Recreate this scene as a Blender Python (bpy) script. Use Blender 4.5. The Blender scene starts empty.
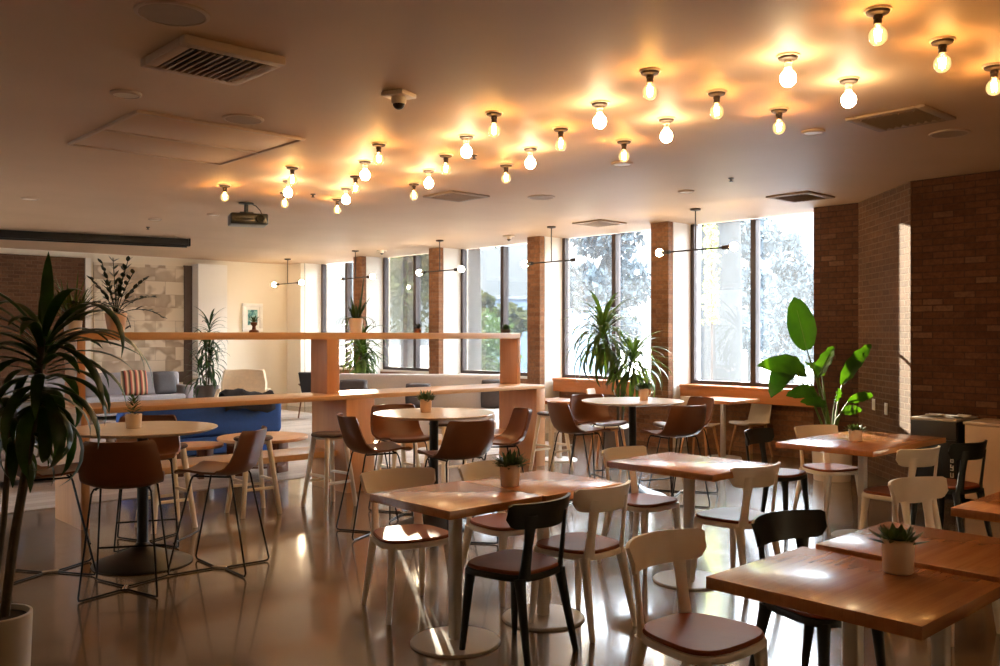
import bpy, bmesh, math, random
from mathutils import Vector, Matrix, Euler
R = math.radians
PI = math.pi
rnd = random.Random(7)
SC = bpy.context.scene
COL = SC.collection
# ------------------------------------------------------------------ camera model (room axes: x = into window wall, y = along it)
F, EYE, HY = 905.0, 1.6, 335.0
TH = R(42.66)
CT, ST = math.cos(TH), math.sin(TH)
H = 3.2
def room(X, Y): return (X*CT + Y*ST, -X*ST + Y*CT)
def cam_at(px, Y): return room((px-500)*Y/F, Y)
def cam3(px, py, Y):
    u, v = cam_at(px, Y); return Vector((u, v, EYE - (py-HY)*Y/F))
def P(px, py, z):
    Y = F*(EYE-z)/(py-HY); return cam_at(px, Y)

# ------------------------------------------------------------------ mesh builder
class MB:
    def __init__(s): s.bm = bmesh.new()
    def _add(s, other, M=None):
        if M is not None: other.transform(M)
        me = bpy.data.meshes.new('t'); other.to_mesh(me); other.free(); s.bm.from_mesh(me); bpy.data.meshes.remove(me)
        return s
    def box(s, x0, x1, y0, y1, z0, z1, bev=0.0, seg=2, M=None):
        b = bmesh.new(); bmesh.ops.create_cube(b, size=1)
        bmesh.ops.scale(b, vec=(x1-x0, y1-y0, z1-z0), verts=b.verts)
        bmesh.ops.translate(b, vec=((x0+x1)/2, (y0+y1)/2, (z0+z1)/2), verts=b.verts)
        if bev > 0: bmesh.ops.bevel(b, geom=b.edges[:], offset=bev, segments=seg, profile=.5, affect='EDGES')
        return s._add(b, M)
    def prism(s, poly, z0, z1, bev=0.0, seg=2, M=None):
        b = bmesh.new()
        lo = [b.verts.new((x, y, z0)) for x, y in poly]; hi = [b.verts.new((x, y, z1)) for x, y in poly]
        n = len(poly)
        b.faces.new(lo[::-1]); top = b.faces.new(hi)
        for i in range(n): b.faces.new((lo[i], lo[(i+1) % n], hi[(i+1) % n], hi[i]))
        bmesh.ops.recalc_face_normals(b, faces=b.faces[:])
        if bev > 0:
            es = [e for e in b.edges if abs(e.verts[0].co.z-e.verts[1].co.z) < 1e-6]
            bmesh.ops.bevel(b, geom=es, offset=bev, segments=seg, profile=.5, affect='EDGES')
        return s._add(b, M)
    def lathe(s, prof, seg=32, M=None):
        b = bmesh.new(); rings = []
        for r, z in prof:
            if r < 1e-5: rings.append([b.verts.new((0, 0, z))])
            else: rings.append([b.verts.new((r*math.cos(2*PI*i/seg), r*math.sin(2*PI*i/seg), z)) for i in range(seg)])
        for a, c in zip(rings, rings[1:]):
            if len(a) == 1 and len(c) == 1: continue
            for i in range(seg):
                j = (i+1) % seg
                if len(a) == 1: b.faces.new((a[0], c[i], c[j]))
                elif len(c) == 1: b.faces.new((a[i], c[0], a[j]))
                else: b.faces.new((a[i], a[j], c[j], c[i]))
        for ring in (rings[0], rings[-1]):
            if len(ring) > 1:
                try: b.faces.new(ring)
                except ValueError: pass
        bmesh.ops.recalc_face_normals(b, faces=b.faces[:])
        return s._add(b, M)
    def tube(s, pts, r, seg=8, closed=False, rs=None, flat=1.0, M=None):
        pts = [Vector(p) for p in pts]; n = len(pts); b = bmesh.new(); rings = []
        up = Vector((0, 0, 1)); prev = None
        for i, p in enumerate(pts):
            if closed: t = (pts[(i+1) % n]-pts[i-1])
            else: t = pts[min(i+1, n-1)]-pts[max(i-1, 0)]
            t.normalize()
            if prev is None:
                a = up if abs(t.z) < .9 else Vector((1, 0, 0))
                x = a.cross(t).normalized()
            else:
                x = (prev - t*prev.dot(t)).normalized()
            prev = x; y = t.cross(x)
            rr = rs[i] if rs else r
            rings.append([b.verts.new(p + x*rr*math.cos(2*PI*k/seg) + y*rr*flat*math.sin(2*PI*k/seg)) for k in range(seg)])
        m = n if closed else n-1
        for i in range(m):
            a, c = rings[i], rings[(i+1) % n]
            for k in range(seg): b.faces.new((a[k], a[(k+1) % seg], c[(k+1) % seg], c[k]))
        if not closed:
            b.faces.new(rings[0][::-1]); b.faces.new(rings[-1])
        bmesh.ops.recalc_face_normals(b, faces=b.faces[:])
        return s._add(b, M)
    def sheet(s, grid, th, M=None):
        """thick surface from a grid of points; offsets along vertex normals"""
        nu, nv = len(grid), len(grid[0]); g = [[Vector(p) for p in row] for row in grid]
        def nrm(i, j):
            du = g[min(i+1, nu-1)][j]-g[max(i-1, 0)][j]; dv = g[i][min(j+1, nv-1)]-g[i][max(j-1, 0)]
            n = du.cross(dv); return n.normalized() if n.length > 1e-9 else Vector((0, 0, 1))
        b = bmesh.new()
        N = [[nrm(i, j) for j in range(nv)] for i in range(nu)]
        A = [[b.verts.new(g[i][j]+N[i][j]*th/2) for j in range(nv)] for i in range(nu)]
        B = [[b.verts.new(g[i][j]-N[i][j]*th/2) for j in range(nv)] for i in range(nu)]
        for i in range(nu-1):
            for j in range(nv-1):
                b.faces.new((A[i][j], A[i+1][j], A[i+1][j+1], A[i][j+1])); b.faces.new((B[i][j], B[i][j+1], B[i+1][j+1], B[i+1][j]))
        rim = [(i, 0) for i in range(nu)] + [(nu-1, j) for j in range(1, nv)] + [(i, nv-1) for i in range(nu-2, -1, -1)] + [(0, j) for j in range(nv-2, 0, -1)]
        for k in range(len(rim)):
            (i, j), (p, q) = rim[k], rim[(k+1) % len(rim)]
            b.faces.new((A[i][j], A[p][q], B[p][q], B[i][j]))
        bmesh.ops.recalc_face_normals(b, faces=b.faces[:])
        return s._add(b, M)
    def loft(s, rings, M=None):
        b = bmesh.new(); rr = [[b.verts.new(p) for p in ring] for ring in rings]; n = len(rings[0])
        for a, c in zip(rr, rr[1:]):
            for k in range(n): b.faces.new((a[k], a[(k+1) % n], c[(k+1) % n], c[k]))
        b.faces.new(rr[0][::-1]); b.faces.new(rr[-1])
        bmesh.ops.recalc_face_normals(b, faces=b.faces[:])
        return s._add(b, M)
    def ball(s, c, r, sz=(1, 1, 1), u=20, v=12):
        b = bmesh.new(); bmesh.ops.create_uvsphere(b, u_segments=u, v_segments=v, radius=r)
        bmesh.ops.scale(b, vec=sz, verts=b.verts); bmesh.ops.translate(b, vec=c, verts=b.verts)
        return s._add(b)
    def quad(s, *pts):
        s.bm.faces.new([s.bm.verts.new(p) for p in pts]); return s
    def strip(s, L, Mid, Rr):
        """leaf blade from three rails"""
        b = s.bm; n = len(L)
        l = [b.verts.new(p) for p in L]; m = [b.verts.new(p) for p in Mid]; r = [b.verts.new(p) for p in Rr]
        for i in range(n-1):
            b.faces.new((l[i], m[i], m[i+1], l[i+1])); b.faces.new((m[i], r[i], r[i+1], m[i+1]))
        return s
    def build(s, name, mat, parent=None, smooth=35, mods=None):
        me = bpy.data.meshes.new(name); s.bm.to_mesh(me); s.bm.free()
        if smooth:
            for p in me.polygons: p.use_smooth = True
            if smooth < 180: me.set_sharp_from_angle(angle=R(smooth))
        me.materials.append(mat)
        o = bpy.data.objects.new(name, me); COL.objects.link(o)
        if parent is not None: o.parent = parent
        return o

def thing(name, label, cat, loc=(0, 0, 0), rz=0.0, group=None):
    o = bpy.data.objects.new(name, None); COL.objects.link(o)
    o.empty_display_size = .1
    o.location = loc; o.rotation_euler = (0, 0, rz); o['label'] = label; o['category'] = cat
    if group: o['group'] = group
    return o
def tag(o, label, cat, group=None, kind=None):
    o['label'] = label; o['category'] = cat
    if group: o['group'] = group
    if kind: o['kind'] = kind
    return o
def struct(o, label=None):
    o['kind'] = 'structure'
    if label: o['label'] = label
    return o
def dup(root, loc=None, rz=None, label=None, group=None):
    def cp(o, par):
        c = o.copy(); COL.objects.link(c)
        if par is not None: c.parent = par
        for ch in list(o.children): cp(ch, c)
        return c
    r = cp(root, None)
    if loc is not None: r.location = loc
    if rz is not None: r.rotation_euler = (0, 0, rz)
    if label: r['label'] = label
    if group: r['group'] = group
    return r

# ------------------------------------------------------------------ materials
def lin(r, g, b):
    f = lambda c: (c/255/12.92) if c <= 10 else ((c/255+.055)/1.055)**2.4
    return (f(r), f(g), f(b), 1)
class NT:
    def __init__(s, name):
        s.m = bpy.data.materials.new(name); s.m.use_nodes = True; s.t = s.m.node_tree; s.t.nodes.clear()
        s.out = s.n('ShaderNodeOutputMaterial')
    def n(s, typ, **kw):
        x = s.t.nodes.new(typ)
        for k, v in kw.items():
            if k.startswith('i_'): x.inputs[k[2:].replace('_', ' ')].default_value = v
            else: setattr(x, k, v)
        return x
    def l(s, a, b): s.t.links.new(a, b)
    def math(s, op, a, b=None):
        x = s.n('ShaderNodeMath', operation=op)
        for i, v in enumerate((a, b)):
            if v is None: continue
            if isinstance(v, (int, float)): x.inputs[i].default_value = v
            else: s.l(v, x.inputs[i])
        return x.outputs[0]
    def mix(s, fac, a, b, mode='MIX'):
        x = s.n('ShaderNodeMix', data_type='RGBA', blend_type=mode)
        for k, v in ((0, fac), (6, a), (7, b)):
            if isinstance(v, (int, float, tuple)): x.inputs[k].default_value = v
            else: s.l(v, x.inputs[k])
        return x.outputs[2]
    def ramp(s, fac, stops):
        x = s.n('ShaderNodeValToRGB'); e = x.color_ramp.elements
        while len(e) < len(stops): e.new(.5)
        for el, (p, c) in zip(e, stops): el.position = p; el.color = c
        s.l(fac, x.inputs[0]); return x.outputs[0]
    def coord(s, scale=(1, 1, 1), kind='Object', rot=(0, 0, 0)):
        c = s.n('ShaderNodeTexCoord'); m = s.n('ShaderNodeMapping'); m.inputs['Scale'].default_value = scale; m.inputs['Rotation'].default_value = rot
        s.l(c.outputs[kind], m.inputs[0]); return m.outputs[0]
    def noise(s, vec, scale, detail=4, rough=.55):
        x = s.n('ShaderNodeTexNoise'); x.inputs['Scale'].default_value = scale; x.inputs['Detail'].default_value = detail; x.inputs['Roughness'].default_value = rough
        s.l(vec, x.inputs['Vector']); return x.outputs[0]
    def bsdf(s, color, rough=.5, metal=0.0, bump=None, bs=.2, bd=.01, spec=.5, **kw):
        p = s.n('ShaderNodeBsdfPrincipled')
        for k, v in (('Base Color', color), ('Roughness', rough), ('Metallic', metal), ('Specular IOR Level', spec)):
            if isinstance(v, (int, float, tuple)): p.inputs[k].default_value = v
            else: s.l(v, p.inputs[k])
        for k, v in kw.items(): p.inputs[k.replace('_', ' ')].default_value = v
        if bump is not None:
            b = s.n('ShaderNodeBump'); b.inputs['Strength'].default_value = bs; b.inputs['Distance'].default_value = bd
            s.l(bump, b.inputs['Height']); s.l(b.outputs[0], p.inputs['Normal'])
        s.l(p.outputs[0], s.out.inputs[0]); return p

def plain(name, rgb, rough=.5, metal=0.0, var=.08, scale=6, bump=0.0, spec=.5, **kw):
    t = NT(name); v = t.coord(); n = t.noise(v, scale)
    c = lin(*rgb); d = tuple(x*(1-var) for x in c[:3])+(1,); e = tuple(min(1, x*(1+var)) for x in c[:3])+(1,)
    t.bsdf(t.ramp(n, [(.3, d), (.7, e)]), rough, metal, t.noise(v, scale*12) if bump else None, bump, .004, spec, **kw)
    return t.m
def wood(name, a, b, rough=.35, axis='x', grain=18, stave=None, spec=.5, sw=.045, sl=.5, coat=0.0):
    t = NT(name)
    sc = {'x': (1, 12, 12), 'y': (12, 1, 12), 'z': (12, 12, 1)}[axis]
    v = t.coord(sc); n = t.noise(v, grain*.12, 6, .65)
    col = t.ramp(n, [(.25, lin(*a)), (.75, lin(*b))])
    if stave:
        q = t.coord(rot=(0, 0, 0) if axis == 'x' else (0, 0, PI/2))
        br = t.n('ShaderNodeTexBrick'); br.inputs['Scale'].default_value = 1; br.inputs['Brick Width'].default_value = sl; br.inputs['Row Height'].default_value = sw
        br.inputs['Mortar Size'].default_value = .0006; br.inputs['Color1'].default_value = (.72, .72, .72, 1); br.inputs['Color2'].default_value = (1.12, 1.1, 1.06, 1); br.inputs['Mortar'].default_value = (.5, .45, .4, 1)
        t.l(q, br.inputs['Vector']); col = t.mix(stave, col, br.outputs[0], 'MULTIPLY')
    t.bsdf(col, rough, 0, n, .06, .003, spec, Coat_Weight=coat, Coat_Roughness=.12)
    return t.m
def brick(name, c1, c2, mortar, k=1.0, light=None):
    t = NT(name); tc = t.n('ShaderNodeTexCoord'); sx = t.n('ShaderNodeSeparateXYZ'); t.l(tc.outputs['Object'], sx.inputs[0])
    s = t.math('MULTIPLY', t.math('ADD', sx.outputs[0], sx.outputs[1]), k)
    cb = t.n('ShaderNodeCombineXYZ'); t.l(s, cb.inputs[0]); t.l(sx.outputs[2], cb.inputs[1])
    br = t.n('ShaderNodeTexBrick'); br.inputs['Scale'].default_value = 1; br.inputs['Brick Width'].default_value = .205; br.inputs['Row Height'].default_value = .068
    br.inputs['Mortar Size'].default_value = .007; br.inputs['Mortar Smooth'].default_value = .3; br.inputs['Bias'].default_value = -.1
    br.inputs['Color1'].default_value = lin(*c1); br.inputs['Color2'].default_value = lin(*c2); br.inputs['Mortar'].default_value = lin(*mortar)
    t.l(cb.outputs[0], br.inputs['Vector'])
    n = t.noise(cb.outputs[0], 22, 5, .7); n2 = t.noise(cb.outputs[0], 1.6, 3)
    col = t.mix(.75, br.outputs[0], t.ramp(n, [(.3, (.55, .5, .48, 1)), (.75, (1.25, 1.2, 1.15, 1))]), 'MULTIPLY')
    col = t.mix(.5, col, t.ramp(n2, [(.35, (.7, .65, .6, 1)), (.7, (1.2, 1.15, 1.1, 1))]), 'MULTIPLY')
    if light:   # a few pale worn bricks
        b2 = t.n('ShaderNodeTexBrick'); 
        for kk in ('Brick Width', 'Row Height'): b2.inputs[kk].default_value = br.inputs[kk].default_value
        b2.inputs['Scale'].default_value = 1; b2.inputs['Mortar Size'].default_value = .007; b2.inputs['Color1'].default_value = (0, 0, 0, 1); b2.inputs['Color2'].default_value = (1, 1, 1, 1); b2.inputs['Mortar'].default_value = (0, 0, 0, 1); b2.inputs['Bias'].default_value = 0
        t.l(cb.outputs[0], b2.inputs['Vector'])
        f = t.ramp(b2.outputs[0], [(.9, (0, 0, 0, 1)), (.97, (1, 1, 1, 1))])
        f2 = t.math('MULTIPLY', f, t.math('MULTIPLY', n, .9))
        col = t.mix(f2, col, lin(*light))
    h = t.math('SUBTRACT', t.math('MULTIPLY', n, .35), br.outputs['Fac'])
    t.bsdf(col, .85, 0, h, .7, .012, .25)
    return t.m
def emit(name, rgb, strength):
    t = NT(name); e = t.n('ShaderNodeEmission'); e.inputs[0].default_value = rgb; e.inputs[1].default_value = strength
    t.l(e.outputs[0], t.out.inputs[0]); return t.m
def leafmat(name, a, b, trans=.35, rough=.35, sc=8, tint=(1.5, 1.7, .6, 1), spec=.5):
    t = NT(name); v = t.coord(); n = t.noise(v, sc)
    col = t.ramp(n, [(.3, lin(*a)), (.7, lin(*b))])
    p = t.bsdf(col, rough, 0, None, spec=spec)
    tr = t.n('ShaderNodeBsdfTranslucent'); t.l(t.mix(1.0, col, tint, 'MULTIPLY'), tr.inputs[0])
    mx = t.n('ShaderNodeMixShader'); mx.inputs[0].default_value = trans
    t.l(p.outputs[0], mx.inputs[1]); t.l(tr.outputs[0], mx.inputs[2]); t.l(mx.outputs[0], t.out.inputs[0]); return t.m

M = {}
M['white_paint'] = plain('white_chair_paint', (243, 236, 226), .38, var=.04)
M['black_paint'] = plain('black_chair_paint', (13, 19, 17), .42, var=.1)
M['pad'] = plain('brown_leather_pad', (132, 66, 36), .46, var=.12, scale=5, bump=.08, spec=.35)
M['leather'] = plain('tan_leather', (112, 66, 37), .38, var=.14, scale=4, bump=.1)
M['wire'] = plain('black_wire', (16, 15, 15), .35, .6, var=.05)
M['chrome'] = plain('bright_clip', (220, 215, 205), .25, .9, var=.02)
M['table_wood'] = wood('butcher_block', (172, 106, 58), (202, 138, 82), .27, 'x', 16, .42, sw=.042, sl=.42, coat=.25)
M['table_edge'] = wood('butcher_block_far', (172, 104, 52), (206, 138, 76), .3, 'y', 16, .6, sw=.042, sl=.42)
M['grey_metal'] = plain('grey_column', (206, 198, 188), .42, .25, var=.03)
M['white_metal'] = plain('white_base', (206, 198, 188), .35, .1, var=.03)
M['round_top'] = plain('pale_laminate', (238, 220, 196), .24, var=.05, scale=3, Coat_Weight=.2)
M['round_edge'] = wood('ply_edge', (120, 84, 52), (150, 108, 70), .45, 'x')
M['black_metal'] = plain('black_pedestal', (7, 7, 7), .4, 0.0, var=.08)
M['stool_wood'] = wood('white_stool_wood', (222, 208, 186), (240, 228, 208), .45, 'z')
M['stool_seat'] = plain('dark_stool_seat', (58, 36, 28), .45, var=.1)
M['div_wood'] = wood('divider_wood', (200, 148, 98), (222, 176, 126), .33, 'x', 12, None, coat=.15)
M['div_face'] = wood('divider_panel_wood', (188, 132, 86), (208, 154, 106), .4, 'z', 12)
M['ledge_wood'] = wood('window_ledge_wood', (190, 112, 52), (214, 136, 72), .4, 'y', 12)
M['bronze'] = plain('bronze_frame', (74, 62, 58), .4, .4, var=.05)
M['plaster'] = plain('white_plaster', (236, 228, 216), .75, var=.02, scale=2)
M['wall_white'] = plain('lounge_wall_paint', (232, 218, 196), .8, var=.02, scale=1.5)
M['dark_trim'] = plain('dark_mural_trim', (92, 74, 64), .6)
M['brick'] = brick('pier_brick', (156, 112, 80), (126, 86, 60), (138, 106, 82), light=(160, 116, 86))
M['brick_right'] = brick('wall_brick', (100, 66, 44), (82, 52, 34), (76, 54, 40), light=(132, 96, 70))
M['brick_diag'] = brick('diagonal_wall_brick', (114, 82, 54), (94, 66, 44), (126, 102, 78), k=.7071)
M['brick_lounge'] = brick('lounge_brick', (120, 86, 62), (96, 66, 46), (120, 96, 74))
M['joint'] = plain('dark_joint', (30, 26, 24), .8)
M['grey_fabric'] = plain('grey_sofa_fabric', (160, 152, 152), .9, var=.06, scale=40, bump=.15)
M['pale_fabric'] = plain('pale_grey_banquette_fabric', (214, 206, 202), .9, var=.05, scale=40, bump=.12)
M['dgrey_fabric'] = plain('dark_grey_cushion_fabric', (84, 78, 78), .9, var=.08, scale=40, bump=.15)
M['blue_fabric'] = plain('blue_sofa_fabric', (32, 68, 128), .85, var=.08, scale=30, bump=.12)
M['throw'] = plain('dark_throw_fabric', (40, 38, 42), .95, var=.15, scale=30, bump=.2)
M['cream'] = plain('cream_upholstery', (226, 204, 172), .85, var=.05, scale=20)
M['pale_shell'] = plain('pale_chair_shell', (214, 196, 170), .5, var=.05)
M['beech'] = wood('beech_legs', (176, 118, 68), (200, 144, 90), .45, 'z')
M['walnut'] = wood('walnut', (96, 56, 34), (122, 76, 48), .45, 'x')
M['coffee_top'] = wood('coffee_table_wood', (190, 134, 84), (214, 160, 108), .4, 'x')
M['pot_white'] = plain('white_pot_glaze', (228, 212, 194), .45, var=.03)
M['pot_grey'] = plain('grey_planter', (188, 180, 170), .5, .1, var=.05)
M['pot_dark'] = plain('dark_planter', (84, 72, 62), .6)
M['terracotta'] = plain('pale_terracotta', (222, 184, 152), .7, var=.06)
M['soil'] = plain('soil', (38, 27, 20), .95, var=.3, scale=40, bump=.4)
M['leaf_dark'] = leafmat('dark_strap_leaf', (18, 40, 13), (50, 80, 28), .2, .3)
M['leaf_mid'] = leafmat('strap_leaf', (36, 56, 22), (84, 104, 42), .35, .35, 8, (1.5, 1.5, .5, 1))
M['leaf_bright'] = leafmat('broad_leaf', (28, 62, 16), (58, 96, 26), .5, .3, 3, (2.6, 2.3, .6, 1))
M['leaf_zz'] = leafmat('small_dark_leaf', (16, 26, 14), (34, 48, 24), .15, .3)
M['leaf_succ'] = leafmat('succulent_leaf', (42, 66, 42), (92, 112, 72), .15, .45)
M['stem'] = plain('plant_stem', (86, 78, 46), .6)
M['cane'] = plain('cane_bark', (78, 66, 48), .8, var=.25, scale=25, bump=.4)
M['stem_green'] = plain('green_stalk', (96, 118, 52), .5)
M['bark'] = plain('pale_bark', (34, 34, 34), .95, var=.2, scale=6, bump=.6, spec=.05)
M['bark_dark'] = plain('brown_bark', (50, 41, 36), .95, var=.25, scale=6, bump=.6, spec=.08)
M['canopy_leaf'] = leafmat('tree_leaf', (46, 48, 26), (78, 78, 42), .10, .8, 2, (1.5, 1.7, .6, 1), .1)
M['canopy_grey'] = leafmat('hazy_tree_leaf', (46, 54, 59), (58, 66, 70), .03, .8, 2, (1.1, 1.15, 1.15, 1), .08)  # outdoor haze put into a greyer leaf colour
M['vine_leaf'] = leafmat('sunny_vine_leaf', (110, 120, 40), (160, 160, 70), .3, .5, 4)
M['fixture'] = plain('fixture_white', (222, 206, 184), .45, var=.03)
M['fixture_dark'] = plain('fixture_dark', (58, 44, 34), .5, .3)
M['ceil_trim'] = plain('ceiling_trim_paint', (186, 160, 136), .6, var=.03)
M['ceil_grey'] = plain('ceiling_grille_paint', (150, 126, 104), .65, var=.05)
M['black_gloss'] = plain('black_cooler_enamel', (20, 20, 21), .3, var=.1)
M['cabinet'] = plain('cream_cabinet', (206, 176, 146), .45, var=.03)
M['paper'] = plain('white_paper', (236, 230, 220), .7)
M['stone_ext'] = plain('pale_paving', (98, 99, 102), .9, var=.06, scale=1)
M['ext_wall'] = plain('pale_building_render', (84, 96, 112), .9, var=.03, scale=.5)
M['outer_jamb'] = plain('beige_outer_jamb', (216, 190, 160), .8)
M['globe_on'] = emit('lit_white_globe', (1.0, .74, .42, 1), 44)
M['filament'] = emit('hot_filament', (1.0, .58, .23, 1), 235)
M['pend_globe'] = emit('pendant_globe', (1.0, .80, .52, 1), 40)
def amber_glass():
    t = NT('amber_bulb_glass'); tr = t.n('ShaderNodeBsdfTransparent'); tr.inputs[0].default_value = (1, .84, .56, 1)
    e = t.n('ShaderNodeEmission'); e.inputs[0].default_value = (1, .60, .22, 1); e.inputs[1].default_value = 1.6
    g = t.n('ShaderNodeBsdfGlossy'); g.inputs['Roughness'].default_value = .05
    m = t.n('ShaderNodeMixShader'); m.inputs[0].default_value = .35; t.l(tr.outputs[0], m.inputs[1]); t.l(e.outputs[0], m.inputs[2])
    fr = t.n('ShaderNodeFresnel'); m2 = t.n('ShaderNodeMixShader'); t.l(fr.outputs[0], m2.inputs[0]); t.l(m.outputs[0], m2.inputs[1]); t.l(g.outputs[0], m2.inputs[2])
    t.l(m2.outputs[0], t.out.inputs[0]); return t.m
M['amber'] = amber_glass()
def pane():
    t = NT('dusty_window_glass'); tr = t.n('ShaderNodeBsdfTransparent'); tr.inputs[0].default_value = (.96, .98, .98, 1)
    d = t.n('ShaderNodeBsdfTranslucent'); d.inputs[0].default_value = (.80, .88, .95, 1)
    m = t.n('ShaderNodeMixShader'); m.inputs[0].default_value = .012; t.l(tr.outputs[0], m.inputs[1]); t.l(d.outputs[0], m.inputs[2])
    g = t.n('ShaderNodeBsdfGlossy'); g.inputs['Roughness'].default_value = .02
    fr = t.n('ShaderNodeFresnel'); fr.inputs[0].default_value = 1.45
    m2 = t.n('ShaderNodeMixShader'); t.l(t.math('MULTIPLY', fr.outputs[0], .8), m2.inputs[0]); t.l(m.outputs[0], m2.inputs[1]); t.l(g.outputs[0], m2.inputs[2])
    t.l(m2.outputs[0], t.out.inputs[0]); return t.m
M['pane'] = pane()
def floor_mat():
    t = NT('polished_concrete'); v = t.coord(); a = t.noise(v, .7, 5, .6); b = t.noise(v, 5, 6, .65)
    col = t.mix(.5, t.ramp(a, [(.3, lin(98, 79, 55)), (.7, lin(120, 99, 71))]), t.ramp(b, [(.3, lin(92, 72, 52)), (.75, lin(126, 102, 76))]))
    br = t.n('ShaderNodeTexBrick'); br.inputs['Scale'].default_value = 1; br.inputs['Brick Width'].default_value = 3.6; br.inputs['Row Height'].default_value = 3.6; br.offset = 0
    br.inputs['Mortar Size'].default_value = .004; br.inputs['Color1'].default_value = (1, 1, 1, 1); br.inputs['Color2'].default_value = (1, 1, 1, 1); br.inputs['Mortar'].default_value = (.55, .5, .45, 1)
    t.l(v, br.inputs['Vector']); col = t.mix(1.0, col, br.outputs[0], 'MULTIPLY')
    rr = t.ramp(b, [(.3, (.17, .17, .17, 1)), (.75, (.28, .28, .28, 1))])
    t.bsdf(col, rr, 0, None, .03, .02, .6, Coat_Weight=.7, Coat_Roughness=.09, Coat_IOR=1.6); return t.m
M['floor'] = floor_mat()
def ceil_mat():
    t = NT('ceiling_plaster'); v = t.coord(); a = t.noise(v, .9, 3, .5)
    t.bsdf(t.ramp(a, [(.3, lin(192, 160, 128)), (.7, lin(200, 168, 136))]), .6, 0, a, .12, .03, .28); return t.m
M['ceiling'] = ceil_mat()
def plank_mat():
    t = NT('grey_lounge_planks'); v = t.coord()
    br = t.n('ShaderNodeTexBrick'); br.inputs['Scale'].default_value = 1; br.inputs['Brick Width'].default_value = 1.2; br.inputs['Row Height'].default_value = .16
    br.inputs['Mortar Size'].default_value = .003; br.inputs['Color1'].default_value = lin(150, 132, 116); br.inputs['Color2'].default_value = lin(176, 160, 146); br.inputs['Mortar'].default_value = lin(90, 78, 68)
    t.l(v, br.inputs['Vector']); t.bsdf(br.outputs[0], .5, 0, None); return t.m
M['planks'] = plank_mat()
def mural_mat():
    t = NT('cream_tan_mural'); tc = t.n('ShaderNodeTexCoord'); sx = t.n('ShaderNodeSeparateXYZ'); t.l(tc.outputs['Object'], sx.inputs[0])
    cb = t.n('ShaderNodeCombineXYZ'); t.l(sx.outputs[0], cb.inputs[0]); t.l(sx.outputs[2], cb.inputs[1])
    br = t.n('ShaderNodeTexBrick'); br.inputs['Scale'].default_value = 1; br.inputs['Brick Width'].default_value = .42; br.inputs['Row Height'].default_value = .27; br.inputs['Mortar Size'].default_value = .004
    br.inputs['Color1'].default_value = (0, 0, 0, 1); br.inputs['Color2'].default_value = (1, 1, 1, 1); br.inputs['Mortar'].default_value = (.5, .5, .5, 1); t.l(cb.outputs[0], br.inputs['Vector'])
    n = t.noise(cb.outputs[0], 3.2, 1.5, .4)
    f = t.math('ADD', t.math('MULTIPLY', br.outputs[0], .45), t.math('MULTIPLY', n, .62))
    t.bsdf(t.ramp(f, [(.42, lin(226, 212, 190)), (.47, lin(196, 176, 152)), (.62, lin(170, 150, 128)), (.68, lin(222, 206, 184))]), .7); return t.m
M['mural'] = mural_mat()
def stripes():
    t = NT('striped_cushion_fabric'); w = t.n('ShaderNodeTexWave'); w.inputs['Scale'].default_value = 3.2; w.inputs['Distortion'].default_value = .4; w.wave_profile = 'SAW'; w.bands_direction = 'X'
    t.l(t.coord(), w.inputs['Vector'])
    t.bsdf(t.ramp(w.outputs[0], [(.0, lin(40, 34, 32)), (.3, lin(190, 90, 66)), (.55, lin(226, 190, 150)), (.8, lin(120, 96, 60)), (1, lin(48, 40, 40))]), .9); return t.m
M['stripes'] = stripes()
def art():
    t = NT('teal_abstract_picture'); v = t.coord(); n = t.noise(v, 9, 4, .7)
    t.bsdf(t.ramp(n, [(.3, lin(24, 60, 70)), (.45, lin(52, 120, 116)), (.55, lin(150, 190, 170)), (.7, lin(40, 84, 92))]), .5); return t.m
M['art'] = art()

# ------------------------------------------------------------------ room shell
UP, UG = 10.375, 10.95            # pier face plane, glass plane
ULO, VLO, VHI = -2.2, -2.2, 18.4
struct(MB().prism([(ULO, VLO), (9.6, VLO), (9.6, 4.0), (10.7, 5.1), (11.0, 5.1), (11.0, VHI), (ULO, VHI)], -.1, 0).build('floor', M['floor'], smooth=0), 'brown polished concrete floor')
struct(MB().box(ULO, 9.7, 8.95, VHI-.02, -.005, .006).build('floor_lounge', M['planks'], smooth=0), 'grey plank floor of the lounge')
struct(MB().box(ULO-.2, 11.04, VLO-.2, VHI+.2, H, H+.3).build('ceiling', M['ceiling'], smooth=0), 'tan painted ceiling')
struct(MB().box(ULO-.2, ULO, VLO-.2, 11.0, -.1, H).box(ULO-.2, ULO, 17.0, VHI+.2, -.1, H).box(ULO-.2, ULO, 11.0, 17.0, -.1, .6).box(ULO-.2, ULO, 11.0, 17.0, 3.05, H).build('wall_left', M['wall_white'], smooth=0))
g = MB()  # out-of-view window, added to bring more daylight into the lounge
for k in range(4): g.box(ULO-.12, ULO-.04, 11.0+1.98*k, 11.06+1.98*k, .6, 3.05)
g.box(ULO-.12, ULO-.04, 11.0, 17.0, .6, .66).box(ULO-.12, ULO-.04, 11.0, 17.0, 2.99, 3.05)
wl = struct(g.build('window_6', M['bronze'], smooth=0), 'unseen window added to daylight the lounge')
for k in range(3): struct(MB().box(ULO-.084, ULO-.076, 11.06+1.98*k, 12.98+1.98*k, .66, 2.99).build('pane', M['pane'], wl, smooth=0))
struct(MB().box(ULO, 9.7, VLO-.2, VLO, -.1, H).build('wall_behind', M['wall_white'], smooth=0))
struct(MB().box(ULO, 11.35, VHI, VHI+.2, -.1, H).build('wall_lounge', M['wall_white'], smooth=0), 'cream painted lounge wall')
struct(MB().box(9.52, 9.9, VLO, 4.03, 0, H).build('wall_right', M['brick_right'], smooth=0), 'dark brick wall behind the cooler')
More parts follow.
